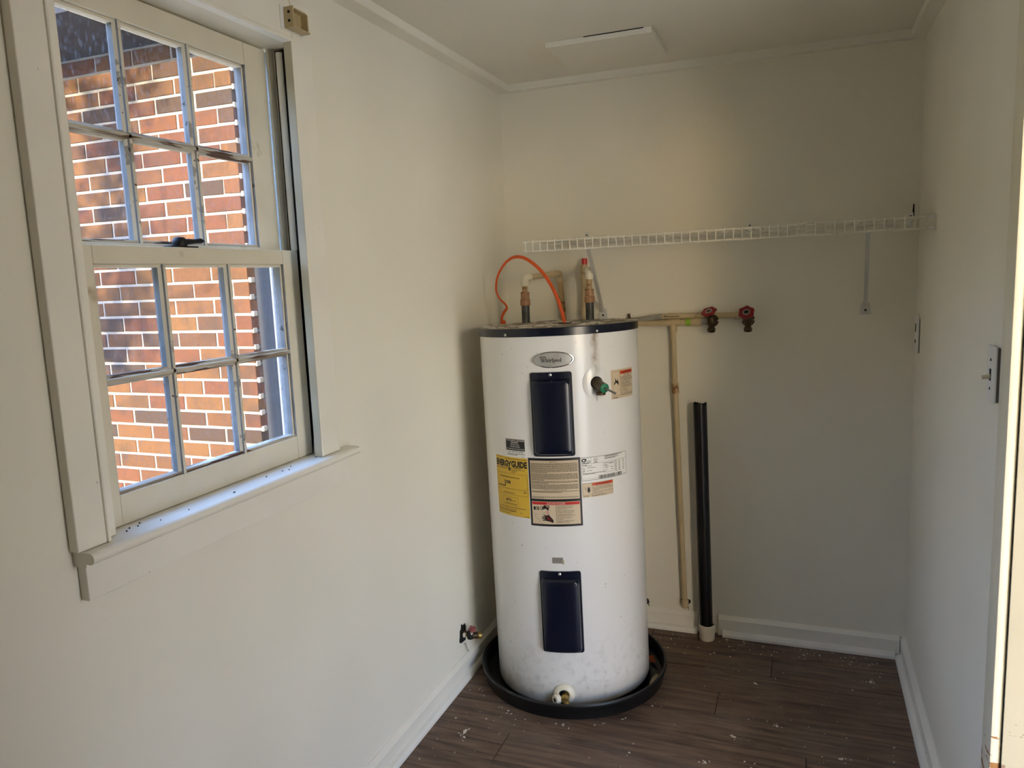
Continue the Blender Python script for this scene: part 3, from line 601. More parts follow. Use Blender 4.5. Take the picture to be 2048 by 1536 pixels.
# evergreen rows added out of view to block low sky at the window
def sky_block_hedge(label, p0, p1, hgt, seed):
    hg = MB(); HR = random.Random(seed); nx_, nz_ = 36, 12; a_, b_ = Vector(p0), Vector(p1); nr = Vector((-(b_-a_).y, (b_-a_).x)).normalized()
    for side in (1, -1):
        o_ = len(hg.v)
        for i in range(nx_+1):
            for j in range(nz_+1):
                q = a_+(b_-a_)*i/nx_+nr*side*(0.42*math.sin(PI*min(1, j/nz_*0.9+0.1))+HR.uniform(-.10, .10))
                hg.v.append((q.x+HR.uniform(-.05, .05), q.y+HR.uniform(-.05, .05), -0.1 if j == 0 else -0.1+hgt*j/nz_+HR.uniform(-.10, .10)))
        for i in range(nx_):
            for j in range(nz_):
                k = o_+i*(nz_+1)+j; hg.f.append((k, k+nz_+1, k+nz_+2, k+1))
    for i in range(nx_):
        k = i*(nz_+1)+nz_; k2 = k+(nx_+1)*(nz_+1); hg.f.append((k, k+nz_+1, k2+nz_+1, k2))
    hd = empty('sky_block_hedge', (*((a_+b_)/2), -0.1), label, 'sky_block_hedge'); hg.build('foliage', 'leaf', hd)
sky_block_hedge('added tall evergreen row beside the yard, unseen, blocking low sky', (-4.9, -8.0), (-4.9, 2.0), 3.3, 5)
sky_block_hedge('added higher evergreen row across the yard, unseen, blocking sky at the window', (-4.3, -2.9), (-1.55, -2.9), 4.0, 6)

# ------------------------------------------------------------------ ceiling hatch
ht = empty('ceiling_hatch', (0.55, 2.70, H), 'white painted board set on the ceiling above the heater', 'hatch')
MB().box((0.366, 2.568, H-0.019), (0.727, 2.850, H), 0.002).build('board', 'ceiling_paint', ht)
MB().box((0.50, 2.5664, H-0.003), (0.70, 2.5679, H-0.0005)).build('gap', 'dark_hole', ht)

# ------------------------------------------------------------------ water heater
HB = Vector((0.3895, 2.6091, 0.0125)); AX = Vector((-0.02186, 0.01378, 0.99967)).normalized()
hu = Vector((0, 1, 0)).cross(AX).normalized(); hv = AX.cross(hu)
RH = 0.285; HH = 1.3155
heater = bpy.data.objects.new('water_heater', None); COL.objects.link(heater)
heater.matrix_world = Matrix(((hu.x, hv.x, AX.x, HB.x), (hu.y, hv.y, AX.y, HB.y), (hu.z, hv.z, AX.z, HB.z), (0, 0, 0, 1)))
tag(heater, 'white electric water heater tank with navy access panels standing in a black pan', 'water heater')
def cp_(th, z, r_=RH):
    t = math.radians(th); return (r_*math.sin(t), -r_*math.cos(t), z)
def hbuild(mb, name, mat, parent=None, label=None, smooth=False):
    return mb.build(name, mat, parent or heater, label, smooth)
NS = 128
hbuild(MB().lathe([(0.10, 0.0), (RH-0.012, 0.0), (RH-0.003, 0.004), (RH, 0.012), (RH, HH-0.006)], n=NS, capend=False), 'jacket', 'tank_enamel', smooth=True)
lid = hbuild(MB().lathe([(RH+0.0005, HH-0.0275), (RH+0.0030, HH-0.0275), (RH+0.0032, HH-0.002), (RH+0.0015, HH), (RH-0.002, HH+0.0002)], n=NS, capend=False), 'top_band', 'navy_enamel', smooth=True)
hbuild(MB().lathe([(RH-0.0005, HH-0.001), (RH-0.004, HH+0.0005), (0.2, HH+0.0015), (0.0, HH+0.0015)], n=NS, capend=False), 'top_cover', 'dust_top', label='dusty top with flaking debris', smooth=True)
for th in (-20.2, 44.0):
    c = Vector(cp_(th, HH-0.0195, RH+0.003)); hbuild(MB().lathe([(0.0048, 0), (0.0046, 0.0015), (0.003, 0.0028), (0, 0.0032)], c, (c.x, c.y, 0), 12), 'screw', 'screw_steel', lid, smooth=True)
def world_to_h(p):
    d = Vector(p)-HB; return Vector((d.dot(hu), d.dot(hv), d.dot(AX)))
# flakes of debris on the top
fk = MB()
for i in range(70):
    a = R.uniform(0, 2*PI); q = RH*math.sqrt(R.uniform(0.02, 0.93)); s = R.uniform(0.006, 0.022); c = Vector((q*math.cos(a), q*math.sin(a), HH+0.0017)); n = R.randint(4, 6); ph = R.uniform(0, 6)
    pts = [(c.x+s*R.uniform(.5, 1.2)*math.cos(ph+2*PI*k/n), c.y+0.55*s*R.uniform(.5, 1.2)*math.sin(ph+2*PI*k/n), c.z+R.uniform(0.0005, 0.003)) for k in range(n)]
    fk.add(pts+[(x, y, HH+0.0012) for x, y, z in pts], [tuple(range(n))]+[(k, (k+1) % n, n+(k+1) % n, n+k) for k in range(n)])
tag(hbuild(fk, 'paint_flakes', 'paint_flake'), None, None, None, 'stuff')
p = world_to_h((0.253, 2.848, 1.322)); hbuild(MB().lathe([(0.026, HH+0.0022), (0.024, HH+0.0026), (0, HH+0.0026)], (p.x+0.03, p.y-0.01, 0), n=20), 'top_opening', 'dark_hole')
p = world_to_h((0.404, 2.578, 1.328)); hbuild(MB().box((p.x-0.022, p.y-0.016, HH+0.0012), (p.x+0.020, p.y+0.016, HH+0.0045), 0.001), 'wiring_hole', 'dark_hole')

# element access panels
def rr_loop(hw, hh, rad, n=5):
    rad = max(min(rad, hw, hh), 1e-5); out = []
    for cx, cy, a0 in ((hw-rad, hh-rad, 0), (-hw+rad, hh-rad, PI/2), (-hw+rad, -hh+rad, PI), (hw-rad, -hh+rad, 1.5*PI)):
        for i in range(n+1): out.append((cx+rad*math.cos(a0+PI/2*i/n), cy+rad*math.sin(a0+PI/2*i/n)))
    fin = []                                                     # extra points along the top and bottom edges so they follow the curve
    for i, p in enumerate(out):
        fin.append(p); q_ = out[(i+1) % len(out)]
        if i in (n, 3*n+2): fin += [(p[0]+(q_[0]-p[0])*j/12, p[1]+(q_[1]-p[1])*j/12) for j in range(1, 12)]
    return fin
def on_cyl(levels, thc, zc):
    """levels: (half width, half height, corner radius, z shift, lift); rounded loops wrapped on the tank"""
    mb = MB(); n = None
    for hw, hh, rad, dz, lift in levels:
        lp = rr_loop(hw, hh, rad); n = len(lp)
        mb.v += [cp_(thc+math.degrees(x/RH), zc+dz+y, RH+lift) for x, y in lp]
    for i in range(len(levels)-1):
        mb.f += [(i*n+k, i*n+(k+1) % n, (i+1)*n+(k+1) % n, (i+1)*n+k) for k in range(n)]
    mb.f.append(tuple((len(levels)-1)*n+k for k in range(n)))
    return mb
def access(thc, z0, z1, w_, label):
    hw = w_/2; hh = (z1-z0)/2; zc = (z0+z1)/2
    lv = [(hw, hh, 0.008, 0, -0.001), (hw, hh, 0.008, 0, 0.0035), (hw-0.0015, hh-0.0015, 0.007, 0, 0.005)]
    ih = hh-0.0135; dz = -0.0095; iw = hw-0.0055
    lv += [(iw, ih, 0.010, dz, 0.005), (iw-0.003, ih-0.003, 0.012, dz, 0.012), (iw-0.008, ih-0.008, 0.012, dz, 0.0215), (iw-0.011, ih-0.011, 0.011, dz, 0.0228)]
    for f_ in (0.75, 0.5, 0.25, 0.02): lv.append(((iw-0.011)*f_, (ih-0.011)-(iw-0.011)*(1-f_)*0.98, 0.010*f_, dz, 0.0228+0.0015*(1-f_)))
    o = hbuild(on_cyl(lv, thc, zc), 'access_panel', 'navy_enamel', None, label, True)
    c = Vector(cp_(thc, z1-0.0085, RH+0.005)); hbuild(MB().lathe([(0.0052, 0), (0.005, 0.0015), (0.003, 0.003), (0, 0.0034)], c, (c.x, c.y, 0), 12), 'screw', 'screw_steel', o, smooth=True)
    return o
access(11.2, 0.8866, 1.1696, 0.140, 'upper navy access panel')
access(11.0, 0.1975, 0.4885, 0.142, 'lower navy access panel')

# label toolkit: u runs rightwards in metres from a label's left edge, z is height on the tank
def lab_patch(th0, th1, z0, z1, lift, n=14):
    mb = MB()
    for i in range(n+1):
        t = th0+(th1-th0)*i/n; mb.v += [cp_(t, z0, RH+lift), cp_(t, z1, RH+lift)]
    mb.f = [(2*i, 2*i+2, 2*i+3, 2*i+1) for i in range(n)]
    return mb
def lab_slab(th0, th1, z0, z1, n=14, lift=0.0007):
    mb = MB()
    for i in range(n+1):
        t = th0+(th1-th0)*i/n; mb.v += [cp_(t, z0, RH-0.0005), cp_(t, z0, RH+lift), cp_(t, z1, RH+lift), cp_(t, z1, RH-0.0005)]
    for i in range(n):
        a = 4*i; mb.f += [(a+1, a+5, a+6, a+2), (a, a+4, a+5, a+1), (a+2, a+6, a+7, a+3)]
    mb.f += [(0, 1, 2, 3), (4*n+3, 4*n+2, 4*n+1, 4*n)]
    return mb
class Lab:
    def __init__(s, th0, lift): s.th0 = th0; s.lift = lift; s.mb = MB()
    def pt(s, u, z): return cp_(s.th0+math.degrees(u/RH), z, RH+s.lift)
    def rect(s, u0, z0, u1, z1):
        n = max(1, int((u1-u0)/0.012)); o = len(s.mb.v)
        for i in range(n+1):
            u = u0+(u1-u0)*i/n; s.mb.v += [s.pt(u, z0), s.pt(u, z1)]
        s.mb.f += [(o+2*i, o+2*i+2, o+2*i+3, o+2*i+1) for i in range(n)]; return s
    def frame(s, u0, z0, u1, z1, t): return s.rect(u0, z0, u1, z0+t).rect(u0, z1-t, u1, z1).rect(u0, z0+t, u0+t, z1-t).rect(u1-t, z0+t, u1, z1-t)
    def poly(s, pts):
        o = len(s.mb.v); s.mb.v += [s.pt(*q) for q in pts]; s.mb.f.append(tuple(range(o, o+len(pts)))); return s
    def line(s, pts, t):
        for (a, b_), (c, d) in zip(pts[:-1], pts[1:]):
            dx, dz = c-a, d-b_; L = math.hypot(dx, dz) or 1e-6; nx, nz = -dz/L*t/2, dx/L*t/2
            s.poly([(a+nx, b_+nz), (a-nx, b_-nz), (c-nx, d-nz), (c+nx, d+nz)])
        return s
    def disc(s, u, z, ru, rz, n=18, hole=0.0):
        P_ = [(u+ru*math.cos(2*PI*k/n), z+rz*math.sin(2*PI*k/n)) for k in range(n)]
        if not hole: return s.poly(P_)
        Q = [(u+ru*hole*math.cos(2*PI*k/n), z+rz*hole*math.sin(2*PI*k/n)) for k in range(n)]
        for k in range(n): s.poly([P_[k], P_[(k+1) % n], Q[(k+1) % n], Q[k]])
        return s
    def text(s, body, u, z, h, width=None, align='L', bold=0.0):
        vs_, fs = glyphs(body, bold)
        if not vs_: return s
        xs = [q[0] for q in vs_]; x0, x1 = min(xs), max(xs); k = h/0.70; kx = (width/(x1-x0)) if width else k*0.92
        tw = (x1-x0)*kx; ub = u-(0 if align == 'L' else tw/2 if align == 'C' else tw)
        o = len(s.mb.v); s.mb.v += [s.pt(ub+(x-x0)*kx, z+y*k) for x, y in vs_]; s.mb.f += [tuple(i+o for i in f) for f in fs]; return s
    def words(s, u0, u1, z, h, rng, fill=1.0):
        u = u0; end = u0+(u1-u0)*fill
        while u < end-0.001:
            L = min(rng.uniform(0.0022, 0.0078), end-u); s.rect(u, z, u+L, z+h); u += L+0.0011
        return s
    def done(s, name, mat, parent): return tag(hbuild(s.mb, name, mat, parent), None, None, None, 'stuff')
GC = {}
def glyphs(body, bold):
    key = (body, bold)
    if key in GC: return GC[key]
    cu = bpy.data.curves.new('lettering', 'FONT'); cu.body = body; cu.size = 1.0; cu.resolution_u = 2; cu.offset = bold; cu.fill_mode = 'FRONT'
    ob = bpy.data.objects.new('lettering', cu)
    me = bpy.data.meshes.new_from_object(ob)
    vs_ = [(q.co.x, q.co.y) for q in me.vertices]; fs = [tuple(q.vertices) for q in me.polygons]
    bpy.data.objects.remove(ob); bpy.data.curves.remove(cu); bpy.data.meshes.remove(me)
    GC[key] = (vs_, fs); return GC[key]
L1, L2, L3 = 0.0007, 0.0011, 0.0015
def arcw(a, b_): return math.radians(b_-a)*RH

# oval badge
bth, bz, bw, bh = 13.1, 1.2106, 0.0725, 0.0270
mb = MB(); n = 40
for k_, lift in ((1.0, -0.0005), (1.0, 0.0022), (0.94, 0.0034), (0.87, 0.0030)):
    mb.v += [cp_(bth+math.degrees(bw*k_*math.cos(2*PI*i/n)/RH), bz+bh*k_*math.sin(2*PI*i/n), RH+lift) for i in range(n)]
for j in range(3): mb.f += [(j*n+i, j*n+(i+1) % n, (j+1)*n+(i+1) % n, (j+1)*n+i) for i in range(n)]
badge = hbuild(mb, 'badge', 'chrome', None, 'oval silver maker badge', True)
mb = MB(); k_ = 0.88
cols = 18
for i in range(cols+1):
    a = -1+2*i/cols; hgt = math.sqrt(max(0, 1-a*a)); mb.v += [cp_(bth+math.degrees(bw*k_*a/RH), bz-bh*k_*hgt, RH+0.0031), cp_(bth+math.degrees(bw*k_*a/RH), bz+bh*k_*hgt, RH+0.0031)]
mb.f = [(2*i, 2*i+2, 2*i+3, 2*i+1) for i in range(cols)]
hbuild(mb, 'badge_face', 'silver_print', badge)
# the serif word on the badge, drawn stroke by stroke
lb = Lab(bth-math.degrees(bw/RH), 0.0036); U0 = 0.0335; Z0 = bz-0.0078; K = 0.0124
def S(x): return U0+x*K
def Zy(y): return Z0+y*K
def stem(x, y0, y1, t=0.17, sb=True, st=True, sl=0.10):
    lb.rect(S(x-t/2), Zy(y0), S(x+t/2), Zy(y1))
    if sb: lb.rect(S(x-t/2-sl), Zy(y0), S(x+t/2+sl), Zy(y0+0.06))
    if st: lb.rect(S(x-t/2-sl), Zy(y1-0.06), S(x+t/2*0.5), Zy(y1))
def ring(x, y, rx, ry, a0=0.0, a1=2*PI, t=0.15):
    n_ = 14
    for i in range(n_):
        p = []
        for aa in (a0+(a1-a0)*i/n_, a0+(a1-a0)*(i+1)/n_):
            p.append((math.cos(aa), math.sin(aa)))
        th_ = [t*(0.45+0.55*abs(q[0])) for q in p]
        lb.poly([(S(x+rx*p[0][0]), Zy(y+ry*p[0][1])), (S(x+rx*p[1][0]), Zy(y+ry*p[1][1])), (S(x+(rx-th_[1])*p[1][0]), Zy(y+(ry-th_[1]*.7)*p[1][1])), (S(x+(rx-th_[0])*p[0][0]), Zy(y+(ry-th_[0]*.7)*p[0][1]))])
def diag(x0, y0, x1, y1, t): lb.line([(S(x0), Zy(y0)), (S(x1), Zy(y1))], t*K)
x = 0.0
diag(0.10, 1.0, 0.42, 0.0, 0.19); diag(0.42, 0.0, 0.66, 1.0, 0.09); diag(0.60, 1.0, 0.92, 0.0, 0.19); diag(0.92, 0.0, 1.20, 1.0, 0.09)
for xa in (0.10, 0.60, 1.20): lb.rect(S(xa-0.15), Zy(0.95), S(xa+0.17), Zy(1.0))
stem(1.48, 0, 1.05); ring(1.70, 0.42, 0.26, 0.28, 0.0, PI, 0.13); stem(1.88, 0, 0.45, st=False)
stem(2.22, 0, 0.68); lb.disc(S(2.20), Zy(0.90), 0.11*K, 0.10*K)
stem(2.58, 0, 0.68); ring(2.76, 0.45, 0.16, 0.23, 0.35*PI, 0.95*PI, 0.13); lb.disc(S(2.84), Zy(0.58), 0.09*K, 0.09*K)
stem(3.14, 0, 1.05)
stem(3.48, -0.32, 0.68); ring(3.72, 0.34, 0.26, 0.36, -0.8*PI, 0.8*PI, 0.17)
ring(4.26, 0.34, 0.28, 0.36, 0, 2*PI, 0.19); ring(4.88, 0.34, 0.28, 0.36, 0, 2*PI, 0.19)
stem(5.34, 0, 1.05)
lb.done('lettering', 'ink_black', badge)
lb = Lab(bth-math.degrees(bw/RH), 0.0037)                          # small oval over the word, swirl behind it
lb.disc(S(0.62), Zy(1.36), 0.0110, 0.0030, 20, 0.62); lb.rect(S(-0.35), Zy(1.33), S(-0.05), Zy(1.38)).rect(S(1.30), Zy(1.33), S(1.60), Zy(1.38))
lb.rect(S(0.25), Zy(1.30), S(1.0), Zy(1.42))
sw = []
for i in range(41):
    t = 2*PI*i/40; a_, b2 = 0.0265*math.cos(t), 0.0052*math.sin(t); sw.append((bw+0.004+a_*0.62-b2*0.78, bz+a_*0.78+b2*0.62))
lb.line(sw, 0.0005)
lb.done('swirl_mark', 'ink_brown', badge)

# black and white notice
a0, a1 = -25.9, -9.55
nt_ = hbuild(lab_slab(a0, a1, 0.8775, 0.9407), 'notice_label', 'label_white', None, 'small black and white notice sticker')
wN = arcw(a0, a1)
Lab(a0, L2).rect(0, 0.9013, wN, 0.9407).done('black_field', 'label_black', nt_)
q = Lab(a0, L3)
q.text('IF YOU HAVE A PROBLEM', wN/2, 0.9343, 0.0042, wN*0.94, 'C', 0.01).text('DO NOT', wN/2, 0.9268, 0.0058, wN*0.38, 'C', 0.02)
q.text('RETURN THIS', wN/2, 0.9198, 0.0045, wN*0.44, 'C').text('WATER HEATER', wN/2, 0.9127, 0.0045, wN*0.52, 'C').text('TO THE PLACE OF PURCHASE', wN/2, 0.9048, 0.0045, wN*0.93, 'C')
q.done('lettering', 'ink_white', nt_)
q = Lab(a0, L2).text('Call 1-877-817-6750', wN/2, 0.8942, 0.0050, wN*0.80, 'C', 0.01).words(0.004, wN-0.002, 0.8890, 0.0017, R).words(0.004, wN*0.62, 0.8850, 0.0017, R).words(wN*0.84, wN-0.002, 0.8800, 0.0013, R)
q.done('fine_print', 'ink_black', nt_)

# yellow energy label
a0, a1 = -38.6, -8.25; wE = arcw(a0, a1)
eg = hbuild(lab_slab(a0, a1, 0.6685, 0.8768, 18), 'energy_label', 'label_yellow', None, 'yellow energy use label')
q = Lab(a0, L2)
q.text('ENERG', 0.0025, 0.8430, 0.0205, wE*0.425, 'L', 0.05).text('GUIDE', wE-0.002, 0.8430, 0.0205, wE*0.435, 'R', 0.05)
uy = wE*0.487
q.line([(uy-0.0088, 0.8635), (uy, 0.8510)], 0.0048).line([(uy+0.0088, 0.8635), (uy, 0.8510)], 0.0048).rect(uy-0.0024, 0.8350, uy+0.0024, 0.8520)
q.poly([(uy-0.0100, 0.8390), (uy-0.0062, 0.8390), (uy, 0.8325), (uy+0.0062, 0.8390), (uy+0.0100, 0.8390), (uy, 0.8265)])
q.text('508', wE*0.395, 0.7815, 0.0115, wE*0.20, 'C', 0.02)
q.rect(0.0075, 0.7705, 0.0485, 0.7735).poly([(0.0445, 0.7790), (0.0525, 0.7790), (0.0485, 0.7720)])
q.text('4773', wE*0.40, 0.7190, 0.0095, wE*0.18, 'C', 0.03)
q.done('lettering', 'ink_black', eg)
q = Lab(a0, L2)
q.words(0.002, wE*0.30, 0.8730, 0.0016, R).words(wE*0.35, wE-0.003, 0.8695, 0.0022, R).words(0.004, wE*0.42, 0.8370, 0.0018, R).words(0.004, wE*0.40, 0.8335, 0.0018, R).words(wE*0.60, wE*0.82, 0.8375, 0.0026, R).words(wE*0.55, wE*0.92, 0.8325, 0.0018, R)
q.words(wE*0.54, wE*0.70, 0.8275, 0.0018, R).words(wE*0.54, wE*0.67, 0.8225, 0.0018, R)
q.frame(0.0035, 0.7430, wE-0.0035, 0.8185, 0.0008)
q.text('Estimated Yearly Operating Cost', wE*0.46, 0.8030, 0.0056, wE*0.62, 'C', 0.012)
q.rect(0.0075, 0.7640, wE-0.010, 0.7650)
for k in range(6): q.rect(0.0075+(wE-0.0180)*k/5, 0.7615, 0.0083+(wE-0.0180)*k/5, 0.7645 if k not in (0, 5) else 0.7715)
q.words(0.009, 0.014, 0.7560, 0.0032, R).words(wE-0.020, wE-0.010, 0.7550, 0.0036, R)
q.words(wE*0.25, wE*0.60, 0.7480, 0.0024, R).frame(wE*0.21, 0.7050, wE*0.70, 0.7355, 0.0007).words(wE*0.50, wE*0.64, 0.7215, 0.0022, R).words(wE*0.27, wE*0.66, 0.7095, 0.0026, R)
q.text('Your cost will depend on your utility rates and use.', wE*0.48, 0.6965, 0.0048, wE*0.86, 'C', 0.012)
q.words(0.004, wE*0.66, 0.6895, 0.0020, R).words(0.006, wE*0.62, 0.6830, 0.0030, R).words(wE*0.74, wE*0.80, 0.6820, 0.0018, R).words(0.004, wE*0.45, 0.6755, 0.0018, R).words(wE*0.86, wE-0.003, 0.6710, 0.0015, R)
q.done('fine_print', 'ink_soft', eg)

# black bordered instruction label
a0, a1 = -7.6, 28.35; wI = arcw(a0, a1)
im = hbuild(lab_slab(a0, a1, 0.6455, 0.8803, 20), 'instruction_label', 'label_black', None, 'black bordered label with dense text and danger panel')
Lab(a0, L2).rect(0.0068, 0.7400, wI-0.0068, 0.8720).rect(0.0068, 0.6530, wI-0.0068, 0.7315).done('text_field', 'label_cream', im)
q = Lab(a0, L3); ua, ub = 0.0095, wI-0.0095
q.text('IMPORTANT', wI/2, 0.8655, 0.0038, 0.027, 'C', 0.015).rect(ua, 0.8670, wI/2-0.018, 0.8674).rect(wI/2+0.018, 0.8670, ub, 0.8674)
z = 0.8612; paras = [10, 7, 3, 5]
for pi_, cnt in enumerate(paras):
    for k in range(cnt):
        q.words(ua, ub, z, 0.0020, R, 1.0 if k < cnt-1 or pi_ == 3 else (0.36, 0.29, 0.37)[pi_]); z -= 0.00345
    z -= 0.0012
q.text('STATE OF CALIFORNIA NOTICE', wI/2, z-0.0005, 0.0030, 0.080, 'C', 0.01); z -= 0.0042
q.words(ua, ub, z, 0.0020, R); z -= 0.0034; q.words(ua, ub, z, 0.0020, R, 0.65)
for k in range(3): q.words(ua, ub, 0.7475-0.0024*k, 0.0013, R, 1.0 if k < 2 else 0.25)
q.done('fine_print', 'ink_brown', im)
Lab(a0, L3).rect(0.0085, 0.7205, wI-0.0085, 0.7300).done('danger_band', 'label_red', im)
q = Lab(a0, L3+0.0004); q.text('DANGER', wI*0.535, 0.7222, 0.0062, 0.056, 'C', 0.03); q.poly([(wI*0.33, 0.7222), (wI*0.375, 0.7222), (wI*0.3525, 0.7285)]); q.done('lettering', 'ink_pink', im)
q = Lab(a0, L3); um = 0.0905
q.rect(um, 0.6540, um+0.0010, 0.7190)
txt = ['Water temperature over 125\u00b0F can', 'cause severe burns instantly or', 'death from scalds.', '', 'Children, disabled and elderly are', 'at highest risk of being scalded.', '', 'See instruction manual before', 'setting temperature at water heater.', '', 'Feel water before bathing or', 'showering.', '', 'Temperature limiting valves are', 'available, see manual.']
z = 0.7150
for t in txt:
    if not t: z -= 0.0020; continue
    q.text(t, um+0.0035, z, 0.0033, min(0.0016*len(t)+0.0045, 0.0725), 'L', 0.01); z -= 0.0048
q.done('lettering', 'ink_brown', im)
q = Lab(a0, L3)                                                    # faucet and scalded hand
q.disc(0.0160, 0.7075, 0.0042, 0.0070).disc(0.0245, 0.7080, 0.0030, 0.0065, 16, 0.55).disc(0.0300, 0.7070, 0.0030, 0.0062, 16, 0.5)
q.disc(0.0420, 0.7085, 0.0060, 0.0072, 18, 0.72).disc(0.0520, 0.7145, 0.0048, 0.0048).disc(0.0600, 0.7145, 0.0028, 0.0050, 14, 0.5).disc(0.0660, 0.7140, 0.0028, 0.0050, 14, 0.5)
q.poly([(0.042, 0.7055), (0.042, 0.7115), (0.060, 0.7125), (0.065, 0.7095), (0.066, 0.7020), (0.060, 0.7020), (0.058, 0.7065)])
q.poly([(0.0520, 0.6830), (0.0590, 0.6850), (0.0700, 0.6800), (0.0800, 0.6680), (0.0800, 0.6575), (0.0680, 0.6620), (0.0560, 0.6645), (0.0520, 0.6700)])
for (ua_, za_), (ub_, zb_) in (((0.055, 0.678), (0.047, 0.6860)), ((0.054, 0.675), (0.042, 0.6800)), ((0.053, 0.671), (0.040, 0.6740)), ((0.055, 0.667), (0.043, 0.6665)), ((0.068, 0.679), (0.0625, 0.6880))): q.line([(ua_, za_), (ub_, zb_)], 0.0035)
q.line([(0.012, 0.690), (0.074, 0.7015)], 0.0006).line([(0.055, 0.6955), (0.017, 0.6850), (0.016, 0.6800), (0.044, 0.6545)], 0.0006)
q.done('pictogram', 'ink_black', im)
Lab(a0, L3+0.0003).poly([(0.0585, 0.7015), (0.0655, 0.7015), (0.0670, 0.6900), (0.0620, 0.6850), (0.0560, 0.6900)]).done('steam', 'ink_pink', im)
Lab(a0, L3+0.0005).poly([(0.056, 0.680), (0.066, 0.6770), (0.074, 0.6690), (0.070, 0.6650), (0.060, 0.6690)]).done('burn_mark', 'ink_maroon', im)

# white rating plate
a0, a1 = 28.7, 65.4; wR = arcw(a0, a1)
rp = hbuild(lab_slab(a0, a1, 0.7975, 0.8775, 20), 'rating_label', 'label_white', None, 'white rating plate label with barcode')
q = Lab(a0, L2); q.frame(0.0004, 0.7979, wR-0.0004, 0.8771, 0.0011)
za, zb = 0.8545, 0.8110
q.rect(0.001, za, wR-0.001, za+0.0005).rect(0.080, 0.8185, 0.0805, za).rect(0.126, 0.8185, 0.1268, za).rect(0.080, 0.8185, 0.1265, 0.8190).rect(0.001, 0.8035, 0.060, 0.8039)
q.disc(0.0105, 0.8670, 0.0080, 0.0068, 20, 0.45).rect(0.0120, 0.8680, 0.0190, 0.8725).frame(0.019, 0.8600, 0.036, 0.8745, 0.0004).text('GAMA', 0.0275, 0.8625, 0.0036, 0.0135, 'C', 0.02)
q.disc(0.052, 0.8665, 0.0068, 0.0062, 20, 0.82).text('UL', 0.052, 0.8642, 0.0045, 0.0060, 'C', 0.02)
q.words(0.046, 0.059, 0.8580, 0.0014, R).words(0.044, 0.060, 0.8556, 0.0012, R)
for z, u_, v_ in ((0.8735, 0.086, 0.160), (0.8710, 0.086, 0.140), (0.8665, 0.086, 0.145), (0.8640, 0.086, 0.130), (0.8575, 0.004, 0.036), (0.8555, 0.004, 0.028), (0.8500, 0.004, 0.022), (0.8470, 0.006, 0.040), (0.8400, 0.004, 0.012), (0.8400, 0.020, 0.050), (0.8360, 0.004, 0.014), (0.8300, 0.004, 0.014), (0.8300, 0.020, 0.040), (0.8270, 0.004, 0.012), (0.8215, 0.004, 0.090), (0.8190, 0.006, 0.050), (0.8490, 0.083, 0.122), (0.8455, 0.104, 0.122), (0.8430, 0.083, 0.096), (0.8390, 0.083, 0.100), (0.8335, 0.088, 0.098), (0.8335, 0.108, 0.120), (0.8260, 0.090, 0.096), (0.8260, 0.112, 0.120)):
    q.words(u_, v_, z, 0.0016, R)
for k in range(7): q.words(0.129, 0.137, 0.8500-0.0055*k, 0.0019, R).words(0.144, 0.152, 0.8500-0.0055*k, 0.0019, R).words(0.164, 0.171, 0.8500-0.0055*k, 0.0019, R)
u_ = 0.061
while u_ < 0.158:
    t = R.choice((0.0006, 0.0006, 0.0012, 0.0018)); q.rect(u_, 0.7995, u_+t, 0.8110); u_ += t+R.choice((0.0006, 0.0010, 0.0016))
q.words(0.166, 0.176, 0.8020, 0.0016, R)
q.done('print', 'ink_black', rp)

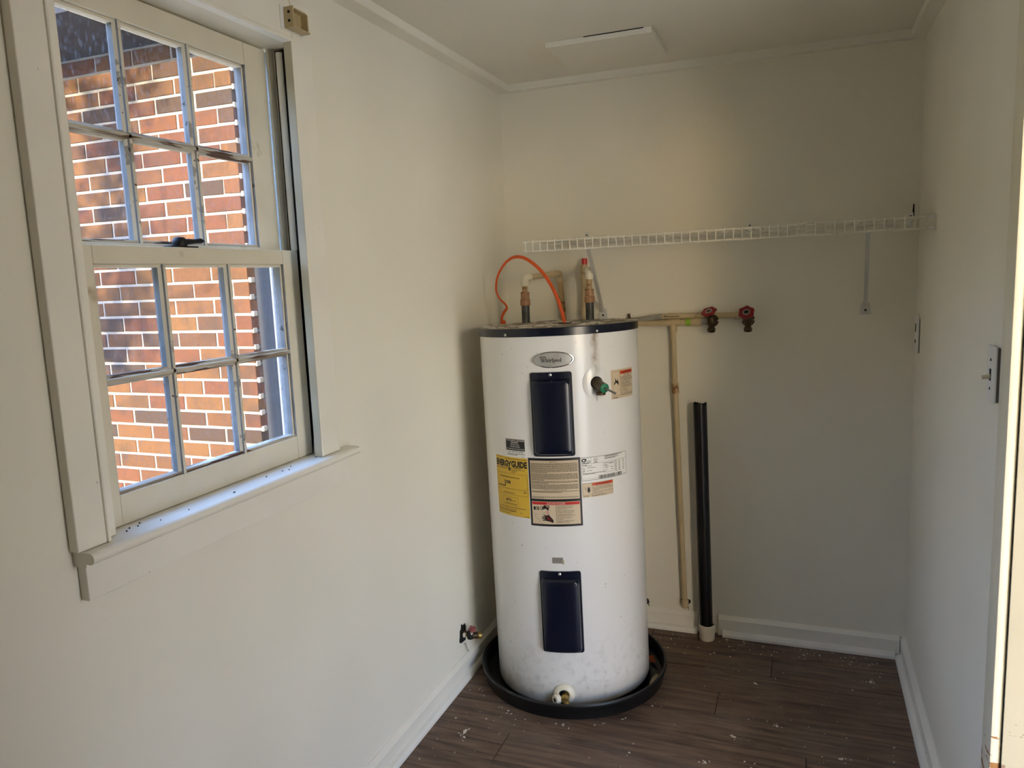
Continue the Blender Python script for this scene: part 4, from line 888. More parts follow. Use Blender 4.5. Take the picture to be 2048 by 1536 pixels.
def warning(a0, a1, z0, z1, upright, label):
    wd = arcw(a0, a1)
    o = hbuild(lab_slab(a0, a1, z0, z1, 12), 'warning_label', 'label_cream', None, label)
    h = z1-z0; ul = wd*(0.36 if upright else 0.31); m_ = wd*0.055 if upright else 0.0012; bt = z1-(0.006 if upright else 0.0010); bh = h*(0.115 if upright else 0.19)
    q = Lab(a0, L2).frame(m_, z0+(0.010 if upright else 0.0075), wd-0.0015, bt, 0.0007).rect(ul-0.0008, z0+(0.010 if upright else 0.0075), ul, bt)
    q.done('border', 'ink_brown', o)
    Lab(a0, L3).rect(ul, bt-bh, wd-0.0018, bt-0.0003).done('warning_band', 'label_orange', o)
    q = Lab(a0, L3+0.0004); uc = (ul+wd)/2
    q.text('WARNING', uc+0.004, bt-bh*0.82, bh*0.62, (wd-ul)*0.62, 'C', 0.02); q.poly([(uc-(wd-ul)*0.36, bt-bh*0.82), (uc-(wd-ul)*0.25, bt-bh*0.82), (uc-(wd-ul)*0.305, bt-bh*0.20)])
    q.done('lettering', 'ink_maroon', o)
    q = Lab(a0, L2); wt = wd-ul-0.006
    if upright:
        lines = ['If the temperature and pressure', 'relief valve is dripping or leaking', 'have a qualified person replace it.', '', 'Examples of qualified persons', 'include: licensed plumbers,', 'authorized gas company personnel,', 'and authorized service personnel.', '', 'Do not plug valve.', '', 'Do not remove valve.', '', 'Failure to follow these instructions', 'can result in death or explosion.']
        q.text('Explosion Hazard', uc, bt-bh-0.0055, 0.0040, wt*0.55, 'C'); z = bt-bh-0.0120
        for t in lines:
            if not t: z -= 0.0017; continue
            q.text(t, ul+0.003, z, 0.0036, wt*min(1, len(t)/34.0), 'L', 0.01); z -= 0.0054
        q.words(0.008, 0.030, z0+0.003, 0.0020, R)
        c_, zc = (m_+ul)/2, (z0+z1)/2+0.006                      # burst pictogram
        q.poly([(c_-0.011, zc-0.010), (c_-0.004, zc-0.001), (c_+0.002, zc-0.003), (c_+0.010, zc-0.012), (c_+0.009, zc+0.002), (c_+0.012, zc+0.004), (c_+0.005, zc+0.004), (c_+0.007, zc+0.014), (c_+0.001, zc+0.004), (c_-0.006, zc+0.016), (c_-0.006, zc+0.003), (c_-0.012, zc-0.002)])
    else:
        lines = ['Disconnect power before servicing.', 'Replace all parts and panels before', 'operating.', '', 'Failure to do so can result in death or', 'electrical shock.']
        q.text('Electrical Shock Hazard', uc, bt-bh-0.0042, 0.0030, wt*0.72, 'C'); z = bt-bh-0.0090
        for t in lines:
            if not t: z -= 0.0008; continue
            q.text(t, ul+0.003, z, 0.0030, wt*min(1, len(t)/36.0), 'L', 0.01); z -= 0.0044
        q.words(0.003, 0.022, z0+0.003, 0.0018, R).words(0.032, wd*0.75, z0+0.003, 0.0018, R)
        q.disc(0.0225, z0+0.0245, 0.0052, 0.0085, 14).line([(0.008, z0+0.036), (0.0125, z0+0.032), (0.010, z0+0.029), (0.0145, z0+0.026)], 0.0012)
        for k in range(3): q.line([(0.0195+k*0.003, z0+0.030), (0.0190+k*0.0035, z0+0.0355)], 0.0020)
    q.done('fine_print', 'ink_black', o)
warning(54.0, 77.4, 1.0615, 1.1605, True, 'upright cream and red warning sticker beside the relief valve')
warning(28.9, 52.1, 0.7400, 0.7892, False, 'wide cream and red warning sticker under the rating plate')
st = hbuild(lab_slab(6.2, 13.6, 0.5160, 0.5365, 6), 'sticker_remnant', 'label_grey', None, 'small torn grey sticker')
hbuild(lab_slab(13.0, 14.2, 0.5125, 0.5290, 3), 'torn_edge', 'card_scrap', st)

# temperature relief valve
tv = 42.2; zt_ = 1.1245
er = Vector((math.sin(math.radians(tv)), -math.cos(math.radians(tv)), 0)); et = Vector((math.cos(math.radians(tv)), math.sin(math.radians(tv)), 0)); ez = Vector((0, 0, 1))
mb = MB(); n = 32
for k_, lift in ((1.0, -0.0005), (1.0, 0.0012), (0.97, 0.0020), (0.30, 0.0020)):
    mb.v += [cp_(tv+math.degrees(0.0495*k_*math.cos(2*PI*i/n)/RH), zt_+0.0555*k_*math.sin(2*PI*i/n), RH+lift) for i in range(n)]
for j in range(3): mb.f += [(j*n+i, j*n+(i+1) % n, (j+1)*n+(i+1) % n, (j+1)*n+i) for i in range(n)]
hbuild(mb, 'escutcheon', 'tank_enamel', None, 'round cover ring around the relief valve', True)
rv = bpy.data.objects.new('relief_valve', None); COL.objects.link(rv); rv.parent = heater; rv['label'] = 'brass relief valve with green cap and steel lever'
c0 = er*(RH-0.004)+ez*zt_
hbuild(MB().lathe([(0.0215, 0.0), (0.0215, 0.0075), (0.0, 0.0076)], c0, er, 24), 'opening', 'dark_hole', rv)
hbuild(MB().lathe([(0.0185, 0.004), (0.0185, 0.018), (0.0165, 0.024), (0.0155, 0.050), (0.0165, 0.052), (0.0165, 0.060), (0.0, 0.060)], c0, (er-ez*0.22).normalized(), 20), 'body', 'brass_dark', rv, smooth=True)
cb_ = c0+(er-ez*0.22).normalized()*0.034
hbuild(MB().lathe([(0.0130, 0.0), (0.0130, 0.020), (0.0155, 0.022), (0.0155, 0.030), (0.011, 0.0302), (0.011, 0.022)], cb_, (0, 0, -1), 20, capend=False), 'outlet', 'brass_dark', rv, smooth=True)
ce = c0+(er-ez*0.22).normalized()*0.0602
hbuild(MB().lathe([(0.0158, 0.0), (0.0158, 0.0025), (0.0140, 0.0040), (0.005, 0.0046), (0.0, 0.0046)], ce, (er-ez*0.22).normalized(), 24), 'cap', 'green_cap', rv, smooth=True)
hbuild(MB().tube([ce, ce+er*0.010+ez*(-0.001), ce+er*0.022+et*0.014-ez*0.010, ce+er*0.030+et*0.026-ez*0.018], [0.0050, 0.0050, 0.0052, 0.0056], 8, flat=0.6), 'lever', 'lever_steel', rv)
for pts in ([c0+er*0.02-ez*0.026-et*0.01, c0+er*0.018-ez*0.034-et*0.004, c0+er*0.018-ez*0.038+et*0.002, c0+er*0.016-ez*0.055]):
    pass
hbuild(MB().tube([c0+er*0.012-et*0.016-ez*0.018, c0+er*0.022-et*0.010-ez*0.028, c0+er*0.026-et*0.003-ez*0.034, c0+er*0.012-et*0.002-ez*0.040, c0+er*0.010-et*0.002-ez*0.060], 0.0008, 6), 'tag_wire', 'lever_steel', rv)

# drain valve
td = 10.0; zd = 0.046
er = Vector((math.sin(math.radians(td)), -math.cos(math.radians(td)), 0)); et = Vector((math.cos(math.radians(td)), math.sin(math.radians(td)), 0))
c0 = er*RH+ez*zd
dv = bpy.data.objects.new('drain_valve', None); COL.objects.link(dv); dv.parent = heater; dv['label'] = 'drain valve with white collar and brass spout'
hbuild(MB().lathe([(0.0375, -0.004), (0.0375, 0.002), (0.034, 0.008), (0.024, 0.012), (0.019, 0.010), (0.018, 0.0)], c0, er, 28, capend=False), 'collar', 'white_pvc', dv, smooth=True)
hbuild(MB().lathe([(0.0185, 0.0), (0.0, 0.001)], c0, er, 20), 'recess', 'dark_hole', dv)
hbuild(MB().lathe([(0.0125, 0.0), (0.0135, 0.018), (0.0145, 0.030), (0.0105, 0.036), (0.0, 0.036)], c0+et*0.004-ez*0.004, er, 16), 'body', 'brass', dv, smooth=True)
hbuild(MB().lathe([(0.010, 0.0), (0.0105, 0.020), (0.013, 0.022), (0.013, 0.028), (0.009, 0.0282), (0.008, 0.018)], c0+er*0.024+et*0.006-ez*0.006, (er*0.5+et*0.35-ez*0.8), 16, capend=False), 'spout', 'brass', dv, smooth=True)
kax = (er*0.72-et*0.70+ez*0.05).normalized(); kc = c0+er*0.020-et*0.016-ez*0.006
hbuild(MB().lathe([(0.010, 0.0), (0.0165, 0.002), (0.0178, 0.012), (0.0155, 0.019), (0.0075, 0.0198), (0.0068, 0.010), (0.0, 0.010)], kc, kax, 20), 'knob', 'white_pvc', dv, smooth=True)
hbuild(MB().lathe([(0.0072, 0.0), (0.0, 0.0008)], kc+kax*0.0192, kax, 14), 'knob_socket', 'dark_hole', dv)

# ------------------------------------------------------------------ drain pan
pan = empty('drain_pan', (HB.x, HB.y, 0), 'round black plastic drain pan under the water heater', 'drain pan')
prof = [(0.0, 0.004), (0.318, 0.004), (0.330, 0.010), (0.337, 0.053), (0.341, 0.060), (0.348, 0.0605), (0.351, 0.056), (0.3505, 0.050), (0.3455, 0.0485), (0.343, 0.044), (0.338, 0.003), (0.330, 0.0), (0.0, 0.0)]
MB().lathe(prof, (HB.x, HB.y, 0), n=96).build('tray', 'black_plastic', pan, smooth=True)
sc_ = empty('leaf_scrap', (0.668, 2.735, 0.006), 'dried orange leaf scrap lying in the black drain pan', 'leaf')
c = Vector((0.668, 2.735, 0.012))
MB().add([c+Vector((-0.020, 0.026, 0.004)), c+Vector((-0.002, 0.020, 0.014)), c+Vector((0.016, -0.024, 0.008)), c+Vector((-0.006, -0.014, 0.002)), c+Vector((-0.004, 0.004, -0.002)), c+Vector((0.010, 0.004, 0.001))], [(0, 1, 2, 3), (0, 4, 5, 1), (1, 5, 2), (4, 3, 2, 5), (0, 3, 4)]).build('blade', 'leaf_scrap', sc_)
sc_ = empty('cardboard_scrap', (0.695, 2.60, 0.006), 'tan cardboard scrap lying in the black drain pan', 'scrap')
MB().prism([(0.688, 2.560), (0.703, 2.566), (0.712, 2.630), (0.700, 2.640), (0.690, 2.605)], 2, 0.0055, 0.016).build('piece', 'card_scrap', sc_)

# ------------------------------------------------------------------ pipes
def fitting(mb, p, q_, r_, n=16): return mb.tube([p, q_], r_, n)
PR = 0.0115
def elbow_pts(a, c, b_, rad=0.014, n=6):
    a, c, b_ = Vector(a), Vector(c), Vector(b_); d1 = (a-c).normalized(); d2 = (b_-c).normalized()
    p1 = c+d1*rad; p2 = c+d2*rad; out = []
    for i in range(n+1):
        t = i/n; out.append((1-t)**2*p1+2*t*(1-t)*c+t*t*p2)
    return out
def nipple_set(root, x, y, zb, z1, z2, z3, ze):
    MB().tube([(x, y, zb), (x, y, z1)], 0.0158, 20).build('nipple', 'galvanized', root, 'rough grey steel nipple', True)
    zz = z2-z1
    MB().lathe([(0.0190, 0), (0.0198, 0.002), (0.0198, zz*0.42), (0.0170, zz*0.48), (0.0165, zz*0.92), (0.0175, zz*0.94), (0.0175, zz), (0.0, zz)], (x, y, z1-0.004), n=20).build('adapter', 'copper_adapter', root, 'brown stained adapter', True)
    MB().tube([(x, y, z2-0.006), (x, y, z3)], 0.0108, 16).build('riser', 'cpvc_stained', root, None, True)
# left pipe: up from the tank, over to the wall, down
pl = empty('water_pipe', (0.180, 2.79, 1.322), 'cream water pipe looping from the tank\'s left fitting to the wall', 'pipe')
nipple_set(pl, 0.1795, 2.79, 1.318, 1.394, 1.446, 1.470, 1.497)
cA = Vector((0.1805, 2.79, 1.4975)); cB = Vector((0.2485, 3.030, 1.5080))
MB().tube([(0.180, 2.79, 1.465)]+elbow_pts((0.180, 2.79, 1.40), cA, cB)+[cA+(cB-cA).normalized()*0.032], 0.0155, 16).build('elbow', 'white_pvc', pl, 'clean white elbow', True)
MB().tube([cA+(cB-cA).normalized()*0.025, cB+(cA-cB).normalized()*0.02], PR, 16).build('cross_run', 'cpvc', pl, None, True)
MB().tube([cB+(cA-cB).normalized()*0.028]+elbow_pts(cA, cB, cB-ez)+[cB-ez*0.036], 0.0150, 16).build('elbow', 'cpvc', pl, None, True)
MB().tube([cB-ez*0.03, (0.258, 3.040, 1.31), (0.262, 3.045, 1.00)], PR, 16).build('drop', 'cpvc_stained', pl, None, True)
# right pipe with red plug
pr = empty('water_pipe', (0.425, 2.834, 1.325), 'cream water pipe with a red plug on the tank\'s right fitting', 'pipe')
nipple_set(pr, 0.4265, 2.834, 1.322, 1.397, 1.449, 1.490, 1.511)
cA = Vector((0.4285, 2.834, 1.5145)); cB = Vector((0.3520, 3.030, 1.5150))
MB().tube([(0.427, 2.834, 1.482)]+elbow_pts((0.427, 2.834, 1.40), cA, cB)+[cA+(cB-cA).normalized()*0.030], 0.0158, 16).build('elbow', 'white_pvc', pr, 'clean white elbow', True)
MB().tube([cA+(cB-cA).normalized()*0.025, cB], PR, 16).build('cross_run', 'cpvc', pr, None, True)
MB().tube([cB-ez*0.035, cB+ez*0.026], 0.0150, 16).tube([cB, cB+(cA-cB).normalized()*0.032], 0.0150, 16).build('tee', 'cpvc', pr, None, True)
MB().lathe([(0.0115, 0.0), (0.0118, 0.024), (0.010, 0.027), (0.0, 0.0272)], cB+Vector((0.004, 0, 0.024)), n=8).build('plug', 'red_plastic', pr, 'red plastic plug')
MB().tube([cB-ez*0.03, (0.3475, 3.035, 1.31), (0.348, 3.045, 1.00)], PR, 16).tube([(0.3475, 3.035, 1.330), (0.3475, 3.036, 1.360)], 0.0145, 16).build('drop', 'cpvc', pr, None, True)
# pipes along the wall
wp = empty('wall_pipe', (0.75, 3.047, 1.322), 'upper cream pipe along the back wall ending at the right valve', 'pipe')
MB().tube([(0.50, 3.047, 1.302), (0.575, 3.047, 1.309), (0.64, 3.047, 1.3185), (0.70, 3.047, 1.3225), (0.958, 3.047, 1.3205)], PR, 16).build('run', 'cpvc', wp, None, True)
MB().tube([(0.50, 3.047, 1.302), (0.575, 3.047, 1.309), (0.64, 3.047, 1.3185), (0.668, 3.047, 1.3208)], PR+0.0006, 16).build('tape_wrap', 'grey_tape', wp, None, True)
MB().tube([(0.950, 3.047, 1.3205), (0.975, 3.047, 1.3203)], 0.0145, 16).build('socket', 'cpvc', wp, None, True)
mk = MB(); u = 0.674
while u < 0.735:
    L = R.uniform(0.003, 0.007); mk.box((u, 3.047-PR-0.0004, 1.3205), (u+L, 3.047-PR+0.003, 1.3250 if u < 0.69 else 1.3235)); u += L+0.0018
mk.build('stamp', 'ink_black', wp)
wq = empty('wall_pipe', (0.71, 3.040, 1.297), 'lower cream pipe with a tee and long drop beside the tank', 'pipe')
MB().tube([(0.50, 3.040, 1.2945), (0.700, 3.040, 1.2965)], PR, 16).build('run', 'cpvc', wq, None, True)
MB().tube([(0.688, 3.040, 1.2968), (0.739, 3.040, 1.2972)], 0.0148, 16).tube([(0.7115, 3.040, 1.296), (0.7115, 3.040, 1.262)], 0.0148, 16).build('tee', 'cpvc', wq, None, True)
MB().tube([(0.735, 3.040, 1.2972), (0.762, 3.040, 1.2972)], PR, 16).build('stub', 'cpvc', wq, None, True)
MB().tube([(0.752, 3.040, 1.2972), (0.792, 3.040, 1.2975)], 0.0140, 16).build('coupling', 'cpvc', wq, None, True)
MB().tube([(0.761, 3.040, 1.2972), (0.780, 3.040, 1.2974)], 0.0144, 16).build('glue_band', 'green_glue', wq, 'bright green glue band', True)
MB().tube([(0.790, 3.040, 1.2978), (0.800, 3.040, 1.2985)], 0.0155, 16).tube([(0.800, 3.040, 1.2985), (0.820, 3.040, 1.300)], 0.0170, 8).build('adapter', 'cpvc', wq, None, True)
MB().tube([(0.818, 3.038, 1.300), (0.852, 3.032, 1.302)], 0.0135, 16).build('nipple', 'grey_tape', wq, 'grey steel nipple', True)
MB().tube([(0.7100, 3.040, 1.270), (0.7155, 3.041, 1.05), (0.7470, 3.045, 0.130)], PR-0.0005, 16).build('drop', 'cpvc', wq, None, True)
MB().tube([(0.7145, 3.041, 1.052), (0.7170, 3.0415, 1.012)], 0.0148, 16).build('coupling', 'cpvc_stained', wq, None, True)
MB().lathe([(0.0125, 0.030), (0.0150, 0.028), (0.0155, 0.008), (0.011, -0.004), (0.0, -0.006)], (0.7480, 3.043, 0.108), n=16).build('end_cap', 'cpvc', wq, None, True)
MB().prism(blob(0.748, 0.122, 0.020, 0.016, 12, R, 0.15), 1, D-0.0014, D+0.001).build('hole', 'dark_hole', wall_back)
MB().prism([(0.757, 0.105), (0.7595, 0.104), (0.7605, 0.086), (0.759, 0.086)], 1, D-0.0014, D+0.001).build('crack', 'dark_hole', wall_back)
hk = empty('wall_hook', (0.535, D, 1.324), 'small brass hook on the wall right behind the tank top', 'hook')
MB().tube([(0.531, D-0.001, 1.331), (0.531, D-0.014, 1.331), (0.533, D-0.018, 1.324), (0.535, D-0.012, 1.316)], 0.0045, 8).build('shank', 'brass_dark', hk, None, True)

def hose_valve(name, label, body, hand, hn, out, rr_):
    v = empty(name, (body[0], D, body[2]), label, 'valve', None, 'hose valves on the back wall')
    bd = Vector(body); hc = Vector(hand); hn = Vector(hn).normalized(); oc = Vector(out)
    fl = []
    for k in range(28):
        a = 2*PI*k/28; rf = 0.0245
        da = min(abs(a), abs(a-2*PI), abs(a-PI)); 
        if da < 0.20: rf = 0.0185
        fl.append((bd.x+rf*math.cos(a), bd.z+rf*math.sin(a)))
    MB().prism(fl, 1, bd.y+0.014, bd.y+0.021).build('flange', 'brass_dark', v)
    MB().tube([(bd.x, bd.y+0.018, bd.z), (bd.x, D-0.001, bd.z+0.004)], 0.012, 14).build('inlet', 'brass_dark', v, None, True)
    MB().lathe([(0.0, -0.020), (0.013, -0.018), (0.0185, -0.008), (0.0190, 0.004), (0.0150, 0.015), (0.0115, 0.022)], bd, hn, 18).build('body', 'brass_dark', v, None, True)
    MB().tube([bd, bd+(oc-bd)*0.6, oc], [0.0135, 0.0115, 0.0125], 14).build('neck', 'brass_dark', v, None, True)
    od = (oc-bd).normalized()
    MB().lathe([(0.0130, -0.003), (0.0152, 0.0), (0.0156, 0.008), (0.0145, 0.011), (0.0110, 0.0112), (0.010, 0.002), (0, 0.002)], oc, od, 20).build('hose_outlet', 'brass_dark', v, None, True)
    MB().tube([bd+hn*0.015, hc+hn*0.003], 0.0055, 10).build('stem', 'brass_dark', v, None, True)
    wl2 = MB().lathe([(0.0125, -0.0035), (rr_*0.80, -0.0035), (rr_, -0.001), (rr_, 0.003), (rr_*0.82, 0.0055), (0.0150, 0.0050), (0.0125, 0.0035)], hc, hn, 48, lobes=6, amp=0.075, capend=False).build('hand_wheel', 'red_paint', v, 'red six-lobed hand wheel', True)
    MB().lathe([(0.0140, 0.0036), (0.0120, 0.0062), (0.0095, 0.0062), (0.0090, 0.0030)], hc, hn, 24, capend=False).build('hub_ring', 'grey_tape', wl2, None, True)
    MB().lathe([(0.0128, -0.002), (0.0092, 0.0028), (0.004, 0.0032), (0.0, 0.0050)], hc, hn, 20).build('hub_nut', 'iron_black', wl2, None, True)
    return v
hose_valve('hose_valve', 'red-handled brass hose valve fed by the lower wall pipe', (0.8640, 3.010, 1.3030), (0.8560, 2.985, 1.3400), (-0.22, -0.50, 0.84), (0.8640, 2.994, 1.2745), 0.0285)
hose_valve('hose_valve', 'red-handled brass hose valve at the end of the upper wall pipe', (0.9975, 3.010, 1.3040), (0.9945, 2.975, 1.3345), (-0.06, -0.76, 0.62), (0.9985, 2.997, 1.2740), 0.0285)
# black standpipe with white cap
sp = empty('standpipe', (0.8425, 3.004, 0), 'capped black drain standpipe leaning on the back wall', 'pipe')
MB().tube([(0.8405, 3.004, 0.010), (0.8185, 3.006, 0.955)], 0.0262, 28).build('pipe', 'black_abs', sp, None, True)
ragged = []
for k in range(28):
    a = 2*PI*k/28; z = 0.979+0.004*math.sin(3*a)+R.uniform(-0.003, 0.003); ragged.append((0.8183+0.0262*math.cos(a), 3.006+0.0262*math.sin(a), z))
rb_ = [(0.8186+0.0263*math.cos(2*PI*k/28), 3.006+0.0263*math.sin(2*PI*k/28), 0.952) for k in range(28)]
inn = [(0.8183+0.0225*math.cos(2*PI*k/28), 3.006+0.0225*math.sin(2*PI*k/28), ragged[k][2]-0.0005) for k in range(28)]
inb = [(0.8186+0.0225*math.cos(2*PI*k/28), 3.006+0.0225*math.sin(2*PI*k/28), 0.952) for k in range(28)]
mb = MB(); mb.v = rb_+ragged+inn+inb
for j in range(3): mb.f += [(j*28+k, j*28+(k+1) % 28, (j+1)*28+(k+1) % 28, (j+1)*28+k) for k in range(28)]
mb.build('cut_end', 'black_abs', sp, 'roughly cut open end', True)
MB().lathe([(0.0, 0.0), (0.0285, 0.0), (0.0305, 0.004), (0.0312, 0.030), (0.0328, 0.032), (0.0332, 0.062), (0.0315, 0.064), (0.0266, 0.0635), (0.0265, 0.050)], (0.8425, 3.0005, 0.0), n=32).build('base_coupling', 'white_pvc', sp, 'off-white coupling at the floor', True)

# ------------------------------------------------------------------ orange cable
cab = empty('electrical_cable', (0.404, 2.578, 1.33), 'orange electrical cable arching over the tank top', 'cable')
ctrl = [(0.4045, 2.578, 1.310), (0.3990, 2.582, 1.345), (0.3750, 2.595, 1.414), (0.3480, 2.612, 1.462), (0.3120, 2.632, 1.508), (0.2700, 2.650, 1.545), (0.2250, 2.668, 1.570), (0.1830, 2.684, 1.5755), (0.1480, 2.697, 1.563), (0.1180, 2.710, 1.538), (0.0960, 2.720, 1.507), (0.0850, 2.728, 1.475), (0.0830, 2.734, 1.445), (0.0950, 2.740, 1.418), (0.1130, 2.746, 1.398), (0.1155, 2.752, 1.383), (0.1000, 2.760, 1.366), (0.0880, 2.766, 1.345), (0.0850, 2.770, 1.315), (0.0850, 2.772, 1.26)]
def cat(P_, n=5):
    P_ = [Vector(q) for q in P_]; out = []
    for i in range(len(P_)-1):
        p0, p1, p2, p3 = P_[max(i-1, 0)], P_[i], P_[i+1], P_[min(i+2, len(P_)-1)]
        for j in range(n):
            t = j/n; out.append(0.5*((2*p1)+(-p0+p2)*t+(2*p0-5*p1+4*p2-p3)*t*t+(-p0+3*p1-3*p2+p3)*t**3))
    return out+[P_[-1]]
MB().tube(cat(ctrl), 0.0066, 10, flat=0.55, upv=(0, 1, 0)).build('sheath', 'orange_sheath', cab, None, True)
MB().tube(cat([(0.0975, 2.772, 1.26), (0.0990, 2.771, 1.315), (0.0965, 2.770, 1.330), (0.0925, 2.770, 1.328), (0.0915, 2.771, 1.312)]), 0.0045, 8).build('hooked_end', 'orange_sheath', cab, None, True)

# ------------------------------------------------------------------ wire shelf
sh = empty('wire_shelf', (0.9, D, 1.63), 'white wire shelf high on the back wall', 'shelf')
xL, xR = 0.219, 1.5715; yF, yB = 2.690, 3.052
zt2 = lambda x: 1.6275+(x-xL)*0.0062
LIP = 0.0345
for nm, y, dz, ra in (('front_rail', yF, 0, 0.0040), ('lip_rail', yF+0.002, -LIP, 0.0040), ('middle_rail', 2.90, -0.004, 0.0034), ('back_rail', yB, -0.003, 0.0040)):
    x0_ = xL if nm in ('front_rail', 'lip_rail') else xL+0.02
    x1_ = xR-0.004 if nm in ('front_rail', 'lip_rail') else xR-0.06
    MB().tube([(x0_, y, zt2(x0_)+dz), (x1_, y, zt2(x1_)+dz)], ra, 8).build(nm, 'shelf_wire', sh, None, True)
cwm = {}
nW = 47
for i in range(nW):
    x = xL+0.006+(xR-0.034-xL)*i/(nW-1)
    if 'm' not in cwm:
        mb = MB().tube([(0, yB, 0.0015), (0, yF+0.004, 0.0042), (0, yF-0.0035, 0.0030), (0, yF-0.0045, -0.003), (0, yF-0.0030, -LIP-0.001)], 0.0023, 6)
        me_o = mb.build('cross_wire', 'shelf_wire', sh, None, True, origin=(0, 0, 0)); cwm['m'] = me_o.data; o = me_o
    else:
        o = bpy.data.objects.new('cross_wire', cwm['m']); COL.objects.link(o); o.parent = sh
    o.location = (x-0.9, -D, zt2(x)-1.63)
for y, dz in ((yF, 0), (yF+0.002, -LIP)): MB().tube([(xR-0.020, y, zt2(xR)+dz), (xR, y, zt2(xR)+dz)], 0.0052, 10).build('end_cap', 'white_plastic', sh, None, True)
for y, dz in ((yF, 0), (yF+0.002, -LIP)): MB().tube([(xL-0.003, y, zt2(xL)+dz), (xL+0.010, y, zt2(xL)+dz)], 0.0052, 10).build('end_cap', 'white_plastic', sh, None, True)
for x in (0.360, 1.000, 1.545):
    cl = MB().box((x-0.008, D-0.005, 1.628), (x+0.008, D, 1.672), 0.001).box((x-0.006, D-0.022, 1.622), (x+0.006, D-0.004, 1.631), 0.001).build('wall_clip', 'white_plastic', sh)
    MB().lathe([(0.0032, 0), (0.0028, 0.0014), (0, 0.0016)], (x, D-0.005, 1.660), (0, -1, 0), 10).build('screw', 'iron_black', cl)
MB().prism([(1.549, 1.655), (1.556, 1.654), (1.556, 1.700), (1.552, 1.702)], 1, D-0.002, D).build('broken_anchor', 'dark_hole', sh)
def shelf_bracket(label, top, foot):
    b_ = empty('shelf_bracket', foot, label, 'bracket', None, 'diagonal shelf brackets')
    t, f = Vector(top), Vector(foot); d = (f-t).normalized(); s = Vector((1, 0, 0)); s = (s-d*s.dot(d)).normalized(); nrm = d.cross(s)
    if nrm.y > 0: nrm = -nrm
    mb = MB(); w_, dp = 0.0068, 0.009                              # channel section: web plus two flanges
    for a0, a1, b0, b1 in ((-w_, w_, 0, 0.0015), (-w_, -w_+0.0015, -dp, 0), (w_-0.0015, w_, -dp, 0)):
        v = []
        for e in (t, f): v += [e+s*a0+nrm*b0, e+s*a1+nrm*b0, e+s*a1+nrm*b1, e+s*a0+nrm*b1]
        mb.add(v, [(0, 1, 5, 4), (1, 2, 6, 5), (2, 3, 7, 6), (3, 0, 4, 7), (0, 3, 2, 1), (4, 5, 6, 7)])
    mb.build('strut', 'bracket_steel', b_)
    MB().prism([(f.x-0.019, f.z-0.030), (f.x+0.019, f.z-0.030), (f.x+0.016, f.z+0.006), (f.x+0.009, f.z+0.016), (f.x-0.009, f.z+0.016), (f.x-0.016, f.z+0.006)], 1, D-0.004, D).build('foot_plate', 'bracket_steel', b_)
    MB().lathe([(0.0042, 0), (0.0039, 0.002), (0.0022, 0.0034), (0, 0.0038)], (f.x, D-0.004, f.z-0.014), (0, -1, 0), 12).build('screw', 'iron_black', b_, None, True)
    MB().box((t.x-0.009, t.y-0.006, t.z-0.002), (t.x+0.009, t.y+0.012, t.z+0.006), 0.001).build('hook', 'bracket_steel', b_)
shelf_bracket('grey shelf bracket whose foot stands behind the tank top', (0.4615, 2.700, 1.5925), (0.4210, D-0.008, 1.345))
shelf_bracket('grey shelf bracket near the right-hand wall', (1.3835, 2.700, 1.597), (1.4065, D-0.008, 1.345))

# ------------------------------------------------------------------ switch and blank plate on the right wall
sw_ = empty('light_switch', (W, 1.832, 1.257), 'white toggle light switch on the right wall by the door frame', 'light switch')
MB().box((W-0.010, 1.797, 1.200), (W-0.005, 1.870, 1.319), 0.0025).build('plate', 'plate_paint', sw_)
MB().box((W-0.0052, 1.799, 1.203), (W, 1.867, 1.316)).build('shadow_gap', 'caulk_shade', sw_)
MB().box((W-0.0112, 1.828, 1.245), (W-0.0098, 1.839, 1.270)).build('slot', 'iron_black', sw_)
MB().tube([(W-0.008, 1.833, 1.254), (W-0.026, 1.833, 1.2515)], [0.0052, 0.0040], 8).build('toggle', 'ivory_plastic', sw_)
for z in (1.228, 1.289): MB().lathe([(0.0032, 0), (0.0030, 0.0012), (0, 0.0018)], (W-0.010, 1.8335, z), (-1, 0, 0), 10).build('screw', 'iron_black', sw_)
ou = empty('outlet_plate', (W, 2.995, 1.248), 'painted outlet cover plate on the right wall by the back corner', 'outlet')
MB().box((W-0.008, 2.957, 1.180), (W-0.003, 3.040, 1.318), 0.002).build('plate', 'plate_paint', ou)
MB().box((W-0.0032, 2.959, 1.182), (W, 3.038, 1.300)).build('shadow_gap', 'caulk_shade', ou)
for z, h_ in ((1.268, 0.030), (1.220, 0.012)): MB().box((W-0.0090, 2.996, z-h_/2), (W-0.0075, 3.014, z+h_/2), 0.0006).build('socket', 'iron_black', ou)

# ------------------------------------------------------------------ stop valve on the window wall
sv = empty('stop_valve', (0, 2.449, 0.166), 'corroded small stop valve in a ragged hole low on the window wall', 'valve')
MB().prism([(2.449+0.030*math.cos(2*PI*k/14)*R.uniform(.75, 1.2), 0.166+0.042*math.sin(2*PI*k/14)*R.uniform(.75, 1.15)) for k in range(14)], 0, -0.001, 0.0015).build('wall_hole', 'dark_hole', sv)
MB().tube([(0.0, 2.449, 0.170), (0.028, 2.449, 0.168)], 0.010, 12).build('inlet', 'brass_dark', sv, None, True)
MB().lathe([(0.0, -0.016), (0.012, -0.014), (0.014, 0.0), (0.011, 0.014), (0.0, 0.016)], (0.032, 2.450, 0.166), (0, 0, 1), 14).build('body', 'iron_black', sv, None, True)
MB().tube([(0.034, 2.452, 0.163), (0.046, 2.460, 0.161), (0.056, 2.466, 0.160)], [0.011, 0.012, 0.012], 12).build('outlet', 'brass_dark', sv, None, True)
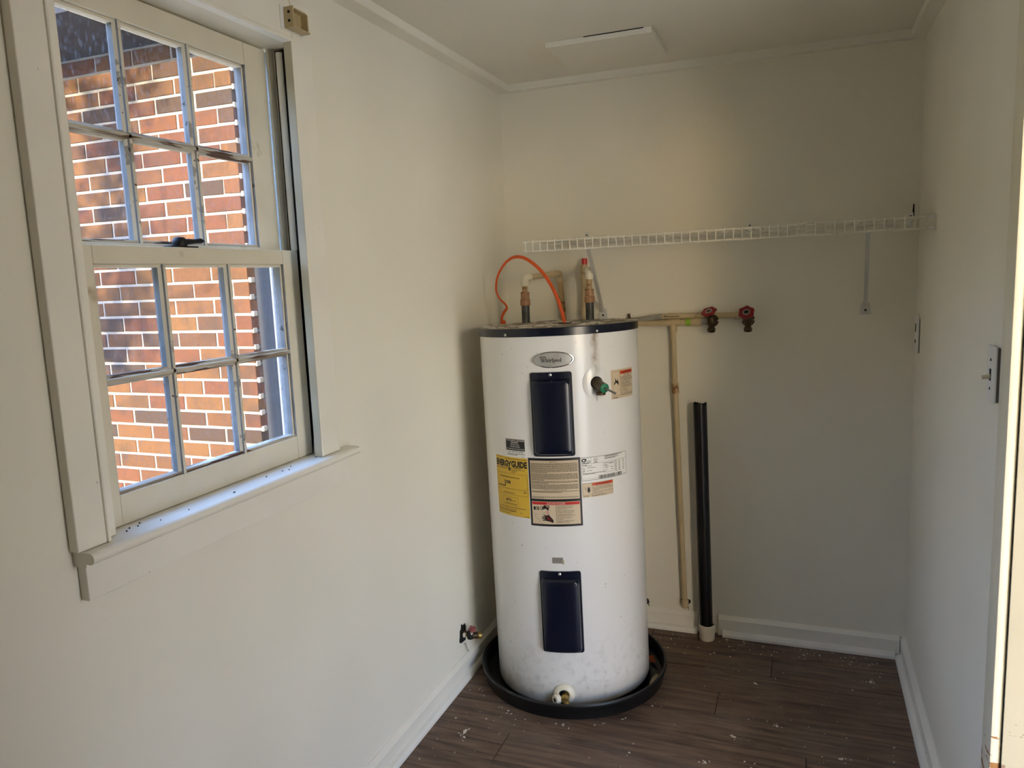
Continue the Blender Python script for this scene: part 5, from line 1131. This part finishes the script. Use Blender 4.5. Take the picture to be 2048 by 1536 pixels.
MB().lathe([(0.0105, 0.0), (0.0125, 0.002), (0.0125, 0.013), (0.008, 0.0145), (0.0, 0.0146)], (0.056, 2.466, 0.160), (0.8, 0.5, -0.06), 14).build('compression_nut', 'brass', sv, None, True)
MB().lathe([(0.0, -0.003), (0.013, -0.003), (0.015, 0.002), (0.011, 0.005), (0.0, 0.005)], (0.042, 2.449, 0.190), (0.5, -0.3, 0.8), 20, lobes=5, amp=0.14).build('handle', 'red_faded', sv, 'faded red handle', True)
for a, b_ in (((0.010, 2.428, 0.178), (0.018, 2.440, 0.163)), ((0.036, 2.440, 0.170), (0.044, 2.450, 0.188))): MB().box(tuple(min(p, q) for p, q in zip(a, b_)), tuple(max(p, q) for p, q in zip(a, b_)), 0.002).build('plaster_lump', 'paint_flake', sv)
MB().tube(cat([(0.004, 2.450, 0.130), (0.014, 2.456, 0.110), (0.016, 2.462, 0.090), (0.010, 2.458, 0.105), (0.006, 2.464, 0.124)]), 0.0008, 5).build('loose_wire', 'iron_black', sv)

# ------------------------------------------------------------------ paint flakes and smears on the floor
fl = MB(); FR = random.Random(21)
def flake(x, y, s, el=0.6, h=0.0012):
    n = FR.randint(4, 6); ph = FR.uniform(0, 6); rot = FR.uniform(0, PI)
    pts = []
    for k in range(n):
        a = ph+2*PI*k/n; u = s*FR.uniform(.6, 1.2)*math.cos(a); v = s*el*FR.uniform(.6, 1.2)*math.sin(a)
        pts.append((x+u*math.cos(rot)-v*math.sin(rot), y+u*math.sin(rot)+v*math.cos(rot)))
    z = h*FR.uniform(.6, 1.4)
    fl.add([(a, b_, z) for a, b_ in pts]+[(a, b_, 0.0001) for a, b_ in pts], [tuple(range(n))]+[(k, (k+1) % n, n+(k+1) % n, n+k) for k in range(n)])
for i in range(420):
    x = FR.uniform(0.06, W-0.05); y = FR.uniform(1.35, D-0.05)
    if (x-HB.x)**2+(y-HB.y)**2 < 0.365**2: continue
    flake(x, y, FR.choice((0.0012, 0.0016, 0.002, 0.0028, 0.0042)), FR.uniform(.3, .9))
for i in range(90):
    x = 0.70+FR.uniform(0, 0.8); y = D-0.045-abs(FR.gauss(0, 0.06)); flake(x, y, FR.choice((0.0018, 0.003, 0.0045)), FR.uniform(.4, .9))
for i in range(26):
    a = FR.uniform(-2.6, -0.3); q = 0.362+abs(FR.gauss(0, .012)); flake(HB.x+q*math.cos(a), HB.y+q*math.sin(a), FR.choice((0.002, 0.003, 0.005)), FR.uniform(.3, .6))
for x, y, s in ((1.125, 2.085, 0.020), (1.14, 2.125, 0.012), (1.115, 2.055, 0.010), (1.32, 2.33, 0.010), (1.44, 2.83, 0.013), (0.155, 2.115, 0.014), (0.165, 2.085, 0.009), (1.0, 2.35, 0.009), (0.93, 2.19, 0.010), (1.05, 2.70, 0.008), (1.13, 2.45, 0.009)):
    flake(x, y, s, 0.5, 0.0015)
    for k in range(5): flake(x+FR.gauss(0, s), y+FR.gauss(0, s), s*0.3, 0.6)
tag(fl.build('paint_flakes', 'paint_flake'), 'white paint flakes scattered over the brown plank floor', 'paint flakes', None, 'stuff')

# tidy: helper property is only for building
for o in bpy.data.objects:
    if '_o' in o: del o['_o']
